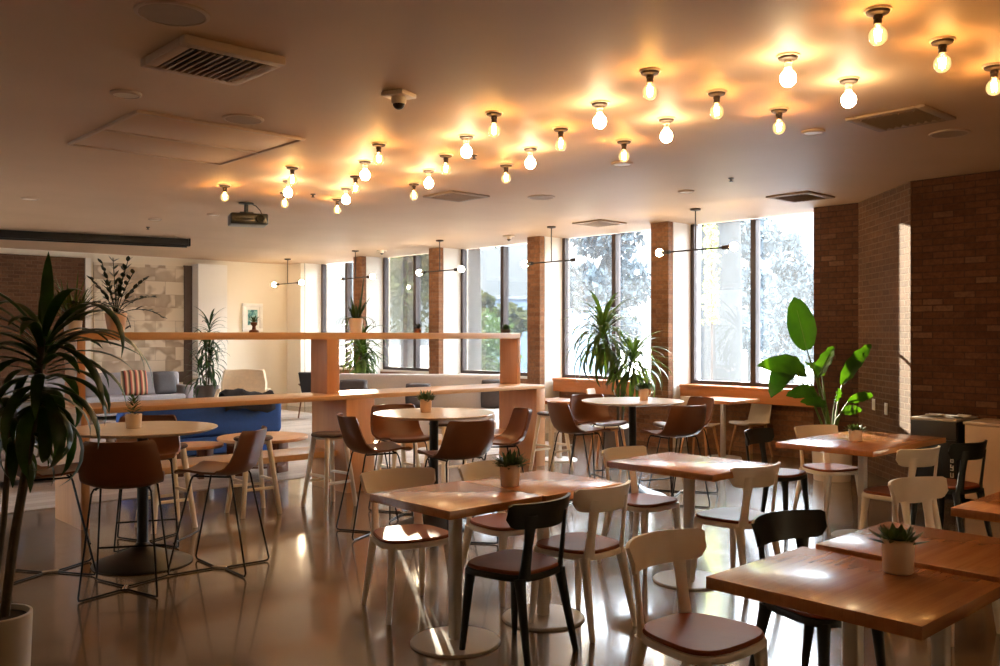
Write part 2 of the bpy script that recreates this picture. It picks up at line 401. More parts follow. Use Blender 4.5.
struct(MB().prism([(9.52, 4.03), (10.6, 5.11), (10.85, 5.05), (9.8, 3.95)], 0, H).build('wall_diagonal', M['brick_diag'], smooth=0), 'diagonal brick wall with a strip of sun')
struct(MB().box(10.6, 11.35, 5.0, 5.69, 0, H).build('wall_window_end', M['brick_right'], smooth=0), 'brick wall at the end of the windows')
edges = [(7.76, 8.07), (10.31, 10.6), (12.91, 13.2), (15.4, 15.7), (17.8, 18.4)]
for i, (a, b) in enumerate(edges):
    last = i == 4
    o = struct(MB().box(UP, UP+.10, a, b, 0, H).build('wall_pier_%d' % (i+1), M['wall_white'] if last else M['brick'], smooth=0), 'plain plastered pier in the lounge corner' if last else 'brick faced pier between the windows')
    struct(MB().box(UP+.1, UP+.115, a+.012, b-.012, 0, H).build('joint', M['joint'], o, smooth=0))
    struct(MB().box(UP+.115, UG-.02, a, b, 0, H).build('reveal', M['plaster'], o, smooth=0))
    struct(MB().box(UG+.06, UG+.12, a, b, 0, H).build('outer_jamb', M['outer_jamb'], o, smooth=0))
bays = [(5.69, 7.76), (8.07, 10.31), (10.6, 12.91), (13.2, 15.4), (15.7, 17.8)]
for i, (a, b) in enumerate(bays):
    z0, z1, w = .89, H-.003, .06
    g = MB()
    g.box(UG-.05, UG+.05, a, a+w, z0, z1).box(UG-.05, UG+.05, b-w, b, z0, z1).box(UG-.05, UG+.05, a+w, b-w, z0, z0+w)
    wf = struct(g.build('window_%d' % (i+1), M['bronze'], smooth=0), 'tall two pane window in a bronze frame')
    mid = (a+b)/2
    struct(MB().box(UG-.07, UG+.05, mid-.04, mid+.04, z0+w, z1-.025).build('mullion', M['bronze'], wf, smooth=0))
    for y0, y1 in ((a+w, mid-.04), (mid+.04, b-w)):
        struct(MB().box(UG-.004, UG+.004, y0, y1, z0+w, z1-.025).build('pane', M['pane'], wf, smooth=0))
    struct(MB().box(UG-.12, UG+.34, a, b, 0, z0-.04).build('wall_under_window_%d' % (i+1), M['brick'], smooth=0), 'low brick wall under a window')
    struct(MB().box(UG-.12, UG+.34, a, b, z0-.04, z0).build('trim_%d' % (i+1), M['plaster'], smooth=0), 'window sill')
    if i < 2:
        lo, hi = (5.7, 7.74) if i == 0 else (8.08, 10.25)
        t = thing('window_ledge', 'orange wood window ledge running to the brick corner' if i == 0 else 'orange wood window ledge beside the tall potted dracaena', 'ledge', (0, 0, 0))
        MB().box(10.60, 10.945, lo, hi, .86, .90, .004).build('ledge_board', M['ledge_wood'], t)
        MB().box(10.62, 10.66, lo, hi, .69, .86, .003).build('fascia', M['ledge_wood'], t)
# lounge wall features
struct(MB().box(ULO, 5.97, VHI-.05, VHI, 0, 3.09).build('wall_lounge_brick', M['brick_lounge'], smooth=0), 'brick panel on the lounge wall')
struct(MB().box(5.97, 6.07, VHI-.09, VHI, 0, 3.09).build('trim_6', M['plaster'], smooth=0), 'white edge strip of the brick panel')
tag(MB().box(6.14, 7.95, VHI-.03, VHI, .84, 3.03).build('wall_mural', M['mural'], smooth=0), 'cream and tan patterned mural panel above the grey lounge sofa', 'mural')
struct(MB().box(7.95, 8.12, VHI-.06, VHI, 0, 3.05).build('trim_7', M['dark_trim'], smooth=0), 'dark strip beside the mural')
struct(MB().box(6.1, 7.95, VHI-.05, VHI, .62, .84).build('trim_8', M['dark_trim'], smooth=0), 'dark rail under the mural')
struct(MB().box(8.12, 8.76, VHI-.35, VHI, 0, 3.08).build('wall_lounge_column', M['plaster'], smooth=0), 'white boxed column in the lounge')
t = thing('picture_frame', 'white framed teal picture on the cream lounge wall', 'picture', (9.51, VHI, 1.985))
g = MB()
for a, b, c, d in ((-.24, .24, .24, .31), (-.24, .24, -.31, -.24), (-.24, -.17, -.24, .24), (.17, .24, -.24, .24)): g.box(a, b, -.05, -.005, c, d, .004)
g.build('frame', M['paper'], t); MB().box(-.17, .17, -.03, -.01, -.24, .24).build('mat_board', M['paper'], t)
MB().box(-.115, .115, -.034, -.03, -.17, .17).build('artwork', M['art'], t)
for k, (px, z) in enumerate(((874.5, .80), (887, .78))):
    # plates sit on the diagonal wall, on the line x - y = 5.49
    kk = (px-500)/F; Y = 5.49/((kk*CT+ST)-(-kk*ST+CT)); u, v = room(kk*Y, Y)
    o = MB().box(-.04, .04, 0, .012, -.065, .065, .004).box(-.012, .012, .012, .018, -.04, -.012).box(-.012, .012, .012, .018, .012, .04).build('wall_outlet', M['paper'])
    o.location = (u-.003, v+.003, z); o.rotation_euler = (0, 0, R(45))
    tag(o, ('pale outlet plate on the diagonal brick wall nearer the window', 'pale outlet plate on the diagonal brick wall nearer the cooler')[k], 'outlet', 'wall outlets')

# ------------------------------------------------------------------ ceiling fittings
def bulb(kind, label, loc, grp='ceiling bulbs in the grid'):
    t = thing('ceiling_bulb', label, 'light', loc, 0, grp)
    MB().lathe([(0, 0), (.064, 0), (.066, -.006), (.063, -.012), (0, -.012)], 24).build('ceiling_plate', M['fixture'], t)
    MB().lathe([(0, -.012), (.058, -.012), (.052, -.024), (.03, -.031), (0, -.031)], 24).build('shaded_underside', M['fixture_dark'], t)  # shade under the white plate, put in as a dark disc
    MB().lathe([(0, -.03), (.022, -.03), (.024, -.045), (.02, -.05), (.021, -.075), (0, -.075)], 16).build('socket', M['fixture_dark'] if kind == 'a' else M['fixture'], t)
    prof = [(.014, -.075), (.017, -.084), (.031, -.096), (.042, -.112), (.0455, -.133), (.042, -.153), (.031, -.169), (.017, -.178), (0, -.181)]
    if kind == 'w': MB().lathe(prof, 20).build('globe', M['globe_on'], t, smooth=180)
    else:
        gl = MB().lathe(prof, 20).build('globe', M['amber'], t, smooth=180)
        f = MB()
        for a in range(4):
            f.tube([(.010*math.cos(a*PI/2), .010*math.sin(a*PI/2), -.155), (.016*math.cos(a*PI/2), .016*math.sin(a*PI/2), -.105)], .004, 6)
        f.build('filament', M['filament'], gl)
    return t
ords = ['nearest the camera', 'second from the camera', 'third from the camera', 'fourth from the camera', 'fifth from the camera', 'farthest from the camera']
rows = [(4.375, [2.01, 3.41, 4.81, 6.24, 7.66, 9.07], 'a', 'row farthest from the windows'), (4.72, [2.69, 4.11, 5.52, 6.95, 8.35], 'w', 'fourth row from the windows'),
        (5.08, [1.98, 3.41, 4.82, 6.22, 7.65, 9.06], 'a', 'middle row of the grid'), (5.43, [2.68, 4.08, 5.51, 6.91, 8.36], 'w', 'second row from the windows'), (5.79, [1.96, 3.37, 4.78, 6.2, 7.62, 9.1], 'a', 'row nearest the windows')]
protos = {}
for u, vs, kd, rn in rows:
    n = len(vs)
    for j, v in enumerate(vs):
        o = ords[j] if j < n-1 else ords[5]
        lab = ('amber ceiling bulb %s in the %s' if kd == 'a' else 'bright white ceiling bulb %s in the %s') % (o, rn)
        if kd not in protos: protos[kd] = bulb(kd, lab, (u, v, H))
        else: dup(protos[kd], (u, v, H), rnd.random(), lab)

def pendant(v, label):
    t = thing('pendant_light', label, 'light', (9.6, v, H), 0, 'bar pendants along the windows')
    MB().lathe([(0, 0), (.065, 0), (.065, -.02), (.02, -.03), (0, -.03)], 20).build('ceiling_canopy', M['fixture_dark'], t)
    MB().tube([(0, 0, -.03), (0, 0, -.53)], .008, 8).build('rod', M['fixture_dark'], t)
    MB().tube([(0, -.5, -.52), (0, .5, -.52)], .010, 8).build('bar', M['fixture_dark'], t)
    for s in (-1, 1):
        e = MB().tube([(0, s*.40, -.52), (0, s*.52, -.52)], .026, 14).build('lamp_holder', M['fixture_dark'], t)
        g = MB().ball((0, s*.565, -.52), .052).build('globe', M['pend_globe'], e)
    return t
pn = ['black bar pendant with two globes hanging nearest the brick corner', 'black bar pendant hanging between the first and second brick piers', 'black bar pendant hanging over the divider end near the second window', 'black bar pendant with globes half hidden behind the snake plant', 'small bar pendant hanging near the framed picture']
for v, lab in zip((6.76, 9.3, 11.92, 14.46, 17.0), pn): pendant(v, lab)

def vent(u0, u1, v0, v1, label, deep=.035, axis=0, n=9, m=None):
    t = thing('ceiling_vent', label, 'vent', ((u0+u1)/2, (v0+v1)/2, H), 0, 'square ceiling vents')
    a, b = (u1-u0)/2, (v1-v0)/2; w = .07
    g = MB()
    for x0, x1, y0, y1 in ((-a, a, -b, -b+w), (-a, a, b-w, b), (-a, -a+w, -b+w, b-w), (a-w, a, -b+w, b-w)): g.box(x0, x1, y0, y1, -deep, 0, .008)
    g.build('frame', M['ceil_trim'] if m is None else m, t)
    MB().box(-a+w, a-w, -b+w, b-w, -.004, 0).build('backing', M['joint'], t, smooth=0)
    s = MB()
    for k in range(n):
        q = -1+2*(k+.5)/n
        if axis == 0: s.box(-.004, .004, -b+w, b-w, -.018, .018, M=Matrix.Translation((q*(a-w), 0, -deep+.008)) @ Matrix.Rotation(R(40), 4, 'Y'))
        else: s.box(-a+w, a-w, -.004, .004, -.018, .018, M=Matrix.Translation((0, q*(b-w), -deep+.008)) @ Matrix.Rotation(R(40), 4, 'X'))
    s.build('louvres', M['ceil_trim'] if m is None else m, t, smooth=0)
    return t
vent(2.02, 2.62, 4.66, 5.27, 'large square ceiling vent with dark open louvres near the access panel', .05, 0, 11)
vent(6.4, 6.96, 2.61, 3.19, 'grey slatted ceiling vent above the table by the cooler', .02, 1, 8, M['ceil_grey'])
vent(9.32, 9.93, 5.06, 5.6, 'ceiling vent beside the brick corner pier', .02, 1, 8, M['ceil_grey'])
vent(6.4, 6.95, 7.71, 8.26, 'ceiling vent beyond the bulbs above the divider', .02, 1, 8, M['ceil_grey'])
vent(9.5, 10.06, 8.25, 8.8, 'ceiling vent close to the second brick pier', .02, 1, 8, M['ceil_grey'])
t = thing('access_panel', 'flat double ceiling hatch between the vent and the projector', 'hatch', (3.135, 7.22, H))
g = MB()
for x0, x1, y0, y1 in ((-.68, .68, -.75, -.72), (-.68, .68, .72, .75), (-.68, -.65, -.72, .72), (.65, .68, -.72, .72), (-.65, .65, -.012, .012)): g.box(x0, x1, y0, y1, -.022, 0, .003)
g.build('trim_frame', M['ceil_trim'], t)
for y0, y1 in ((-.715, -.018), (.018, .715)): MB().box(-.645, .645, y0, y1, -.012, 0, .003).build('hatch_panel', M['ceiling'], t)
def disc_fit(name, loc, r, label, cat, m, grp, d=.012):
    t = thing(name, label, cat, loc, 0, grp)
    MB().lathe([(0, 0), (r, 0), (r, -d*.6), (r-.012, -d), (r-.02, -d), (r-.02, -d*.5), (0, -d*.5)], 36).build('rim', M['ceil_trim'], t)
    MB().lathe([(0, -d*.5), (r-.022, -d*.5), (r-.022, -d*.8), (0, -d*.9)], 30).build('grille', m, t)
    return t
disc_fit('ceiling_speaker', (1.85, 4.41, H), .18, 'large round ceiling speaker nearest the camera', 'speaker', M['ceil_grey'], 'ceiling speakers')
disc_fit('ceiling_speaker', (3.14, 6.21, H), .15, 'round ceiling speaker beside the access panel', 'speaker', M['ceil_grey'], 'ceiling speakers')
disc_fit('ceiling_speaker', (7.46, 7.39, H), .16, 'round ceiling speaker beyond the bulb grid', 'speaker', M['ceil_grey'], 'ceiling speakers')
disc_fit('ceiling_speaker', (7.48, 2.86, H), .15, 'round ceiling speaker near the brick wall', 'speaker', M['ceil_grey'], 'ceiling speakers')
for (px, py), r, lab in (((813, 131), .09, 'white recessed ceiling disc near the slatted vent'), ((686, 191), .09, 'small recessed ceiling disc above the round table by the window'), ((622, 163), .10, 'recessed ceiling disc behind an amber bulb'), ((126, 93), .10, 'pale round ceiling detector beside the access panel'),
                         ((155, 219), .09, 'small recessed ceiling disc between screen and hatch'), ((213, 214), .08, 'small recessed ceiling disc near the projector'), ((30, 198), .10, 'recessed ceiling disc above the leafy plant')):
    u, v = P(px, py, H)
    disc_fit('ceiling_downlight', (u, v, H), r, lab, 'downlight', M['fixture'], 'recessed ceiling discs', .02)
for (px, py), lab in (((313, 196), 'tiny ceiling sprinkler beside a cluster of bulbs'), ((474, 157), 'tiny ceiling sprinkler in the middle of the bulbs'), ((731, 180), 'tiny ceiling sprinkler before the vent by the corner'), ((148, 229), 'tiny ceiling sprinkler above the projector screen')):
    u, v = P(px, py-2, H)
    o = MB().lathe([(0, 0), (.03, 0), (.028, -.008), (.012, -.012), (.01, -.03), (.022, -.034), (.022, -.038), (0, -.04)], 14).build('ceiling_sprinkler', M['fixture_dark']); o.location = (u, v, H)
    tag(o, lab, 'sprinkler', 'ceiling sprinklers')
def camera_fit(u, v, lab, s=1.0):
    t = thing('ceiling_camera', lab, 'camera', (u, v, H), R(20), 'ceiling cameras')
    MB().box(-.085*s, .085*s, -.085*s, .085*s, -.03*s, 0, .006).build('base_plate', M['fixture'], t)
    hs = MB().lathe([(0, -.03*s), (.05*s, -.03*s), (.05*s, -.06*s), (.045*s, -.075*s), (0, -.075*s)], 20).build('housing', M['fixture'], t)
    MB().ball((0, 0, -.075*s), .04*s, (1, 1, .9)).build('dome', M['fixture_dark'], hs)
camera_fit(3.56, 4.85, 'square ceiling sensor with dark dome in the open ceiling')
u, v = P(382, 250, H); camera_fit(u, v, 'small dome camera beside the far brick pier', .8)
u, v = P(509, 235.5, H); camera_fit(u, v, 'small dome camera between two brick piers', .8)
# projector and screen
t = thing('projector', 'black projector hanging from the ceiling on a short pole', 'projector', (5.17, 10.15, H), R(-20))
MB().lathe([(0, 0), (.09, 0), (.09, -.012), (.03, -.02), (0, -.02)], 20).build('ceiling_flange', M['black_metal'], t)
MB().tube([(0, 0, -.02), (0, 0, -.12)], .025, 12).box(-.08, .08, -.06, .06, -.14, -.115, .004).build('mount', M['black_metal'], t)
b = MB().box(-.2, .24, -.17, .17, -.275, -.14, .02, 3).box(-.14, .18, -.172, .172, -.25, -.20, .004).build('body', M['black_gloss'], t)
MB().lathe([(.05, 0), (.05, .05), (.042, .055), (.036, .03), (0, .03)], 20, M=Matrix.Translation((.14, -.165, -.205)) @ Matrix.Rotation(R(90), 4, 'X')).build('lens', M['joint'], t)
MB().tube([(.06, .02, -.005), (.12, .02, -.03), (.17, .03, -.08), (.2, .05, -.14)], .006, 6).build('cable', M['black_metal'], t)
a0, a1 = Vector((6.35, 14.43)), Vector((3.69, 15.09)); dirv = (a1-a0).normalized(); L = 3.6
t = thing('projector_screen', 'long black rolled projector screen under the lounge ceiling', 'screen', (a0.x, a0.y, 0), math.atan2(dirv.y, dirv.x))
MB().box(.03, L, -.065, .065, 3.06, 3.18, .015).build('housing', M['black_metal'], t)
MB().box(0, .03, -.07, .07, 3.055, 3.185, .01).build('end_cap', M['black_gloss'], t)
MB().box(.05, L-.05, -.03, .03, 3.035, 3.06, .006).build('bottom_bar', M['black_metal'], t)
MB().box(.2, .24, -.03, .03, 3.175, 3.199).build('bracket', M['fixture'], t)
MB().box(L-.3, L-.26, -.03, .03, 3.175, 3.199).build('bracket', M['fixture'], t)

# ------------------------------------------------------------------ dining chair (faces +y, origin on the floor under the seat centre)
def seat_outline(k=1.0, n=36):
    pts = []
    for i in range(n):
        a = 2*PI*i/n; c, s_ = math.cos(a), math.sin(a); p = 2/3.4
        x = math.copysign(abs(c)**p, c)*.212; y = math.copysign(abs(s_)**p, s_)*.205
        x *= (1 + .14*(y/.205)) ; y += .012*(1-(x/.22)**2) if y > 0 else 0
        pts.append((x*k, y*k))
    return pts
def dining_chair(kind, label, loc, rz, grp):
    pm = M['white_paint'] if kind == 'w' else M['black_paint']
    t = thing('dining_chair', label, 'chair', loc, rz, grp)
    MB().prism(seat_outline(1.0), .405, .438, .008, 2).build('seat_frame', pm, t)
    o = seat_outline(.965)
    rings = [[(x*.96, y*.96, .436) for x, y in o], [(x, y, .441) for x, y in o], [(x, y, .450) for x, y in o], [(x*.97, y*.97, .457) for x, y in o], [(x*.8, y*.8, .456) for x, y in o], [(x*.4, y*.4, .452) for x, y in o], [(x*.05, y*.05, .451) for x, y in o]]
    MB().loft(rings).build('seat_pad', M['pad'], t)
    for sx in (-1, 1):
        for sy in (-1, 1):
            top = Vector((sx*(.17 if sy > 0 else .155), sy*.155, .42)); bot = Vector((sx*(.205 if sy > 0 else .19), .185 if sy > 0 else -.235, 0))
            pts = [top.lerp(bot, f) for f in (0, .08, .3, .7, 1)]
            MB().tube(pts, .02, 12, rs=[.034, .029, .0245, .02, .0155], flat=.85).build('leg', pm, t)
    for sx in (-1, 1):
        # back posts rise from the seat rim to the backrest, flat boards turned along the curve
        ax = R(sx*30); tx, ty = math.cos(ax), math.sin(ax); nx, ny = -math.sin(ax)*-1, -math.cos(ax)
        rings = []
        for f, w, th in ((-.06, .034, .018), (0, .032, .016), (.15, .027, .012), (.5, .024, .0105), (.85, .029, .0105), (1.0, .031, .009)):
            c = Vector((sx*(.14-.006*f), -.172-.040*f, .43+.30*f)); ring = []
            for k in range(12):
                q = 2*PI*k/12; a_, b_ = math.cos(q), math.sin(q)
                a_ = math.copysign(abs(a_)**.6, a_)*w; b_ = math.copysign(abs(b_)**.6, b_)*th
                ring.append(c + Vector((tx*a_ - ty*b_*0, ty*a_*1.0, 0)) + Vector((math.sin(ax)*-b_, math.cos(ax)*b_, 0)))
            rings.append(ring)
        MB().loft(rings).build('back_post', pm, t)
    grid = []
    nU, nV = 29, 7
    for j in range(nV):
        f = j/(nV-1); row = []
        for i in range(nU):
            s_ = -1+2*i/(nU-1)
            hw = .240
            rr = abs(s_)
            top = .792; bt = .663 + .010*rr**2 + (0 if rr < .8 else .045*(1-math.sqrt(max(0, 1-((rr-.8)/.2)**2))))
            top -= 0 if rr < .93 else .012*(1-math.sqrt(max(0, 1-((rr-.93)/.07)**2)))
            z = bt + f*(top-bt)
            x = hw*s_*(1-.04*(1-f)); y = -.236 + .090*abs(s_)**2.0 - .022*(f-.5)
            row.append((x, y, z))
        grid.append(row)
    bk = MB().sheet(grid, .016).build('backrest', pm, t, smooth=50)
    return t
chair_w = chair_b = None
def chair(kind, u, v, deg, label):
    """deg: heading of the chair's front, 0 = +y (along the windows, away), 180 = towards the camera side"""
    global chair_w, chair_b
    pr = chair_w if kind == 'w' else chair_b
    g = 'white dining chairs' if kind == 'w' else 'black dining chairs'
    if pr is None:
        pr = dining_chair(kind, label, (u, v, 0), R(deg), g)
        if kind == 'w': chair_w = pr
        else: chair_b = pr
        return pr
    return dup(pr, (u, v, 0), R(deg), label, g)

# ------------------------------------------------------------------ bar chair: leather shell on a black wire frame (faces +y)
def bar_chair(label, loc, rz):
    t = thing('bar_chair', label, 'chair', loc, rz, 'leather bar chairs')
    prof = [(.235, .662, .205), (.225, .676, .215), (.20, .684, .222), (.13, .680, .232), (.03, .668, .240), (-.07, .659, .247), (-.14, .660, .252), (-.19, .676, .256), (-.222, .706, .258), (-.242, .75, .256), (-.262, .81, .250), (-.280, .87, .240), (-.296, .93, .226), (-.301, .95, .216), (-.303, .958, .200)]
    grid = []
    nv = 15
    for (y, z, w) in prof:
        row = []
        up = max(0, min(1, (-.12-y)/.1))       # 0 on the seat, 1 on the back
        for i in range(nv):
            s_ = -1+2*i/(nv-1); c = abs(s_)**2.6
            mid = math.sin(PI*min(1, max(0, (-.05-y)/.2))) if y < -.05 and y > -.25 else 0
            row.append((w*.955*s_*(1-.03*c), y + up*(.075*c) + .05*mid*c, z + (1-up)*(.018*c)+.05*mid*c*.5))
        grid.append(row)
    MB().sheet(grid, .015).build('leather_shell', M['leather'], t, smooth=60)
    r = .0065
    for e in (-1, 1):     # e=1 front pair, -1 rear pair, each a bent wire from seat to floor, in to the middle and out again
        yt, yb, ya = e*.13-.01, e*.27, e*.045
        pts = []
        for sx in (-1, 1):
            leg = [(sx*.12, yt*.8, .668), (sx*.16, yt, .655), (sx*.172, yt+e*.01, .63), (sx*.222, yb-e*.004, .03), (sx*.222, yb-e*.012, .012), (sx*.205, yb-e*.03, r+.001)]
            if sx < 0: pts += leg + [(-.03, ya+e*.012, r+.001), (0, ya, r+.001)]
            else: pts += [(.03, ya+e*.012, r+.001)] + leg[::-1]
        MB().tube(pts, r, 8).build('leg_wire', M['wire'], t)
    MB().tube([(-.207, .232, .215), (.207, .232, .215)], r, 8).build('footrest', M['wire'], t)
    for s_ in (-1, 1): MB().tube([(s_*.15, -.13, .652), (s_*.15, .12, .655)], r, 8).build('seat_rail', M['wire'], t)
    MB().tube([(0, -.05, .0075), (0, .05, .0075)], r, 8).build('floor_link', M['wire'], t)
    MB().box(-.014, -.004, -.05, .05, .004, .019, .002).box(.004, .014, -.05, .05, .004, .019, .002).box(-.014, .014, -.008, .008, .004, .014).build('floor_clip', M['chrome'], t)
    return t
bar0 = None
def barchair(u, v, face, label):
    global bar0
    rz = math.atan2(-face[0], face[1])
    if bar0 is None: bar0 = bar_chair(label, (u, v, 0), rz); return bar0
    return dup(bar0, (u, v, 0), rz, label)

# ------------------------------------------------------------------ round pedestal tables
def round_table(u, v, label, r=.505):
    t = thing('pedestal_table', label, 'table', (u, v, 0), 0, 'round bar tables')
    MB().lathe([(0, .924), (r-.05, .924), (r-.012, .936), (r, .945), (r-.003, .95), (0, .95)], 64).build('tabletop', M['round_top'], t, smooth=25)
    MB().lathe([(0, .915), (.12, .915), (.12, .924), (0, .924)], 24).tube([(0, 0, .1), (0, 0, .915)], .037, 20).build('column', M['black_metal'], t)
    MB().lathe([(0, 0), (.33, 0), (.335, .008), (.31, .022), (.2, .058), (.1, .10), (.05, .135), (.042, .15), (0, .15)], 48).build('base', M['black_metal'], t)
    MB().box(-.2, .2, -.025, .025, .905, .924, .003).box(-.025, .025, -.2, .2, .905, .924, .003).build('bracket', M['black_metal'], t)
    return t
TA = (2.46, 6.37); TB = (4.73, 5.95); TC = (7.06, 5.72)
tA = round_table(*TA, 'round pale bar table beside the divider end panel')
dup(tA, (*TB, 0), 0, 'round bar table in the middle of the room with sunlit edge')
dup(tA, (*TC, 0), 0, 'round bar table nearest the windows')
for u, v, f, lab in (
    (2.13, 5.79, (.33, .58), 'leather bar chair with its back to the camera at the round table'),
    (2.79, 5.86, (-.42, .46), 'leather bar chair in side view by the round table, facing the end panel'),
    (1.90, 6.52, (.52, -.14), 'leather bar chair behind the big plant stem'),
    (2.72, 6.95, (-.24, -.58), 'leather bar chair mostly hidden beyond the round table by the end panel'),
    (4.23, 6.07, (.57, -.17), 'leather bar chair facing the middle round table from the stools side'),
    (4.85, 6.55, (-.16, -.6), 'leather bar chair between the middle round table and the divider'),
    (4.48, 5.38, (.07, .6), 'leather bar chair at the middle round table behind the succulent pot'),
    (5.26, 5.76, (-.6, .3), 'leather bar chair at the middle round table near the divider end'),
    (6.50, 5.92, (.56, -.2), 'leather bar chair in side view at the window round table'),
    (7.22, 6.30, (-.16, -.58), 'leather bar chair beyond the window round table below the hanging leaves'),
    (6.93, 5.14, (.13, .58), 'leather bar chair with back turned at the window round table'),
    (7.62, 5.52, (-.56, .2), 'leather bar chair half hidden between round table and wall table')):
    barchair(u, v, f, lab)

# ------------------------------------------------------------------ bar stools along the divider
def stool(label, loc, rz=0.0):
    t = thing('bar_stool', label, 'stool', loc, rz, 'wooden stools along the divider')
    MB().lathe([(0, .655), (.15, .655), (.17, .664), (.172, .678), (.16, .688), (0, .684)], 32).build('seat', M['stool_seat'], t)
    for sx in (-1, 1):
        for sy in (-1, 1):
            MB().tube([(sx*.10, sy*.10, .655), (sx*.175, sy*.175, 0)], .02, 10, rs=[.025, .021]).build('leg', M['stool_wood'], t)
    k = .145
    for s_ in (-1, 1):
        MB().box(-k, k, s_*k-.012, s_*k+.012, .225, .25, .004).build('stretcher', M['stool_wood'], t)
        MB().box(s_*(k-.011)-.011, s_*(k-.011)+.011, -k, k, .29, .315, .004).build('side_stretcher', M['stool_wood'], t)
    MB().box(-.115, .115, -.115, .115, .63, .655, .006).build('seat_block', M['stool_wood'], t)
    return t
s0 = stool('wooden stool under the divider behind the round table by the end panel', (3.06, 7.42, 0))
for u, v, lab in ((3.88, 7.48, 'wooden stool seen through the side view leather chair'), (4.56, 7.30, 'wooden stool beside the dark middle support of the divider'), (5.36, 7.3, 'wooden stool hidden behind leather chairs at the middle round table'), (6.0, 7.36, 'wooden stool behind the pole of the middle round table'), (7.70, 7.46, 'wooden stool at the divider end nearest the windows')):
    dup(s0, (u, v, 0), rnd.uniform(-.15, .15), lab)

# ------------------------------------------------------------------ divider
t = thing('room_divider', 'long wood divider with counter, lower shelf and open beam frame', 'divider', (0, 0, 0))
v0, v1 = 7.78, 8.45
MB().box(2.5, 7.92, v0, v1, .945, .99, .004).build('counter', M['div_wood'], t)
MB().box(2.5, 2.57, v0, v1, 0, .945, .003).build('end_panel', M['div_face'], t)
MB().box(5.06, 5.4, v0, v1, 0, .945, .003).build('middle_support', M['div_face'], t)
MB().box(7.77, 7.92, v0, v1, 0, .945, .003).build('end_panel', M['div_face'], t)
MB().box(2.57, 5.06, 7.96, v1, .355, .415, .004).build('lower_shelf', M['div_wood'], t)
MB().box(5.40, 7.77, 7.96, v1, .355, .415, .004).build('lower_shelf', M['div_wood'], t)
MB().box(2.57, 7.81, 8.1, 8.42, 1.555, 1.625, .003).build('top_beam', M['div_wood'], t)
for a, b in ((2.57, 2.64), (5.03, 5.18), (7.755, 7.81)): MB().box(a, b, 8.1, 8.42, .99, 1.555, .003).build('upright', M['div_face'], t)

# ------------------------------------------------------------------ dining tables
def table(u0, u1, v0, v1, label, mt='table_wood', colr=.029, z=.77):
    cu, cv = (u0+u1)/2, (v0+v1)/2; a, b = (u1-u0)/2, (v1-v0)/2
    t = thing('dining_table', label, 'table', (cu, cv, 0), 0, 'wood topped dining tables')
    MB().box(-a, a, -b, b, z-.042, z, .003).build('tabletop', M[mt], t)
    MB().box(-a*.55, a*.55, -b*.55, b*.55, z-.056, z-.042, .003).build('top_plate', M['white_metal'], t)
    MB().box(-colr, colr, -colr, colr, .02, z-.056, .012, 3).build('column', M['grey_metal'], t)
    MB().lathe([(0, 0), (.233, 0), (.235, .006), (.228, .014), (.08, .02), (0, .02)], 48).build('base', M['white_metal'], t)
    return t
table(2.71, 3.33, 3.29, 3.95, 'wood dining table holding a succulent pot at its seam, nearer table of the pair')
table(3.335, 3.955, 3.27, 3.92, 'wood dining table joined to the succulent table, farther of the pair')
table(4.56, 5.24, 3.09, 3.91, 'single wood dining table in front of the window round table')
table(2.63, 3.285, 1.08, 1.81, 'nearest wood dining table with bluish window gloss')
table(3.31, 3.95, 1.07, 1.77, 'wood dining table pushed behind the nearest one, beyond the white pot', z=.782)
table(6.32, 7.62, 2.94, 3.71, 'long wood dining table with a succulent before the broad leaf plant')
table(4.55, 5.2, 1.0, 1.735, 'wood dining table cut off by the picture edge')
table(9.76, 10.46, 6.36, 7.02, 'small wood table against the window ledge', 'table_edge')
t7 = table(8.15, 8.7, 7.75, 8.3, 'small pale wood table beyond the divider end by the white reveal', 'table_edge')

chair('b', 3.17, 3.32, 6, 'black dining chair with its back to the camera at the paired tables')
chair('w', 3.72, 3.38, 3, 'white dining chair beside the black one on the near side of the paired tables')
chair('w', 3.18, 4.23, 167, 'white dining chair with sunlit seat beyond the paired tables')
chair('w', 3.82, 4.10, 182, 'white dining chair half hidden behind the succulent on the paired tables')
chair('w', 5.02, 3.98, 180, 'white dining chair on the far side of the single table')
chair('w', 5.02, 3.23, -6, 'white dining chair with bluish gloss on its seat at the single table')
chair('w', 2.95, 2.06, 178, 'white dining chair nearest the camera beside the glossy table')
chair('b', 3.68, 1.95, 170, 'black dining chair tucked under the nearest paired tables')
chair('b', 6.87, 4.02, 184, 'black dining chair turned between the single table and the long table')
chair('w', 7.46, 3.86, 160, 'white dining chair in front of the broad leaf plant')
chair('w', 6.66, 2.90, -12, 'white dining chair beside the column of the long table')
chair('w', 5.10, 1.98, 166, 'white dining chair behind the near succulent pot')
chair('b', 7.30, 2.80, -10, 'black dining chair in front of the cooler and cream cabinet')
chair('b', 2.92, .98, 0, 'black dining chair under the front edge of the nearest table')
chair('w', 3.62, .96, 0, 'white dining chair under the front edge of the second near table')

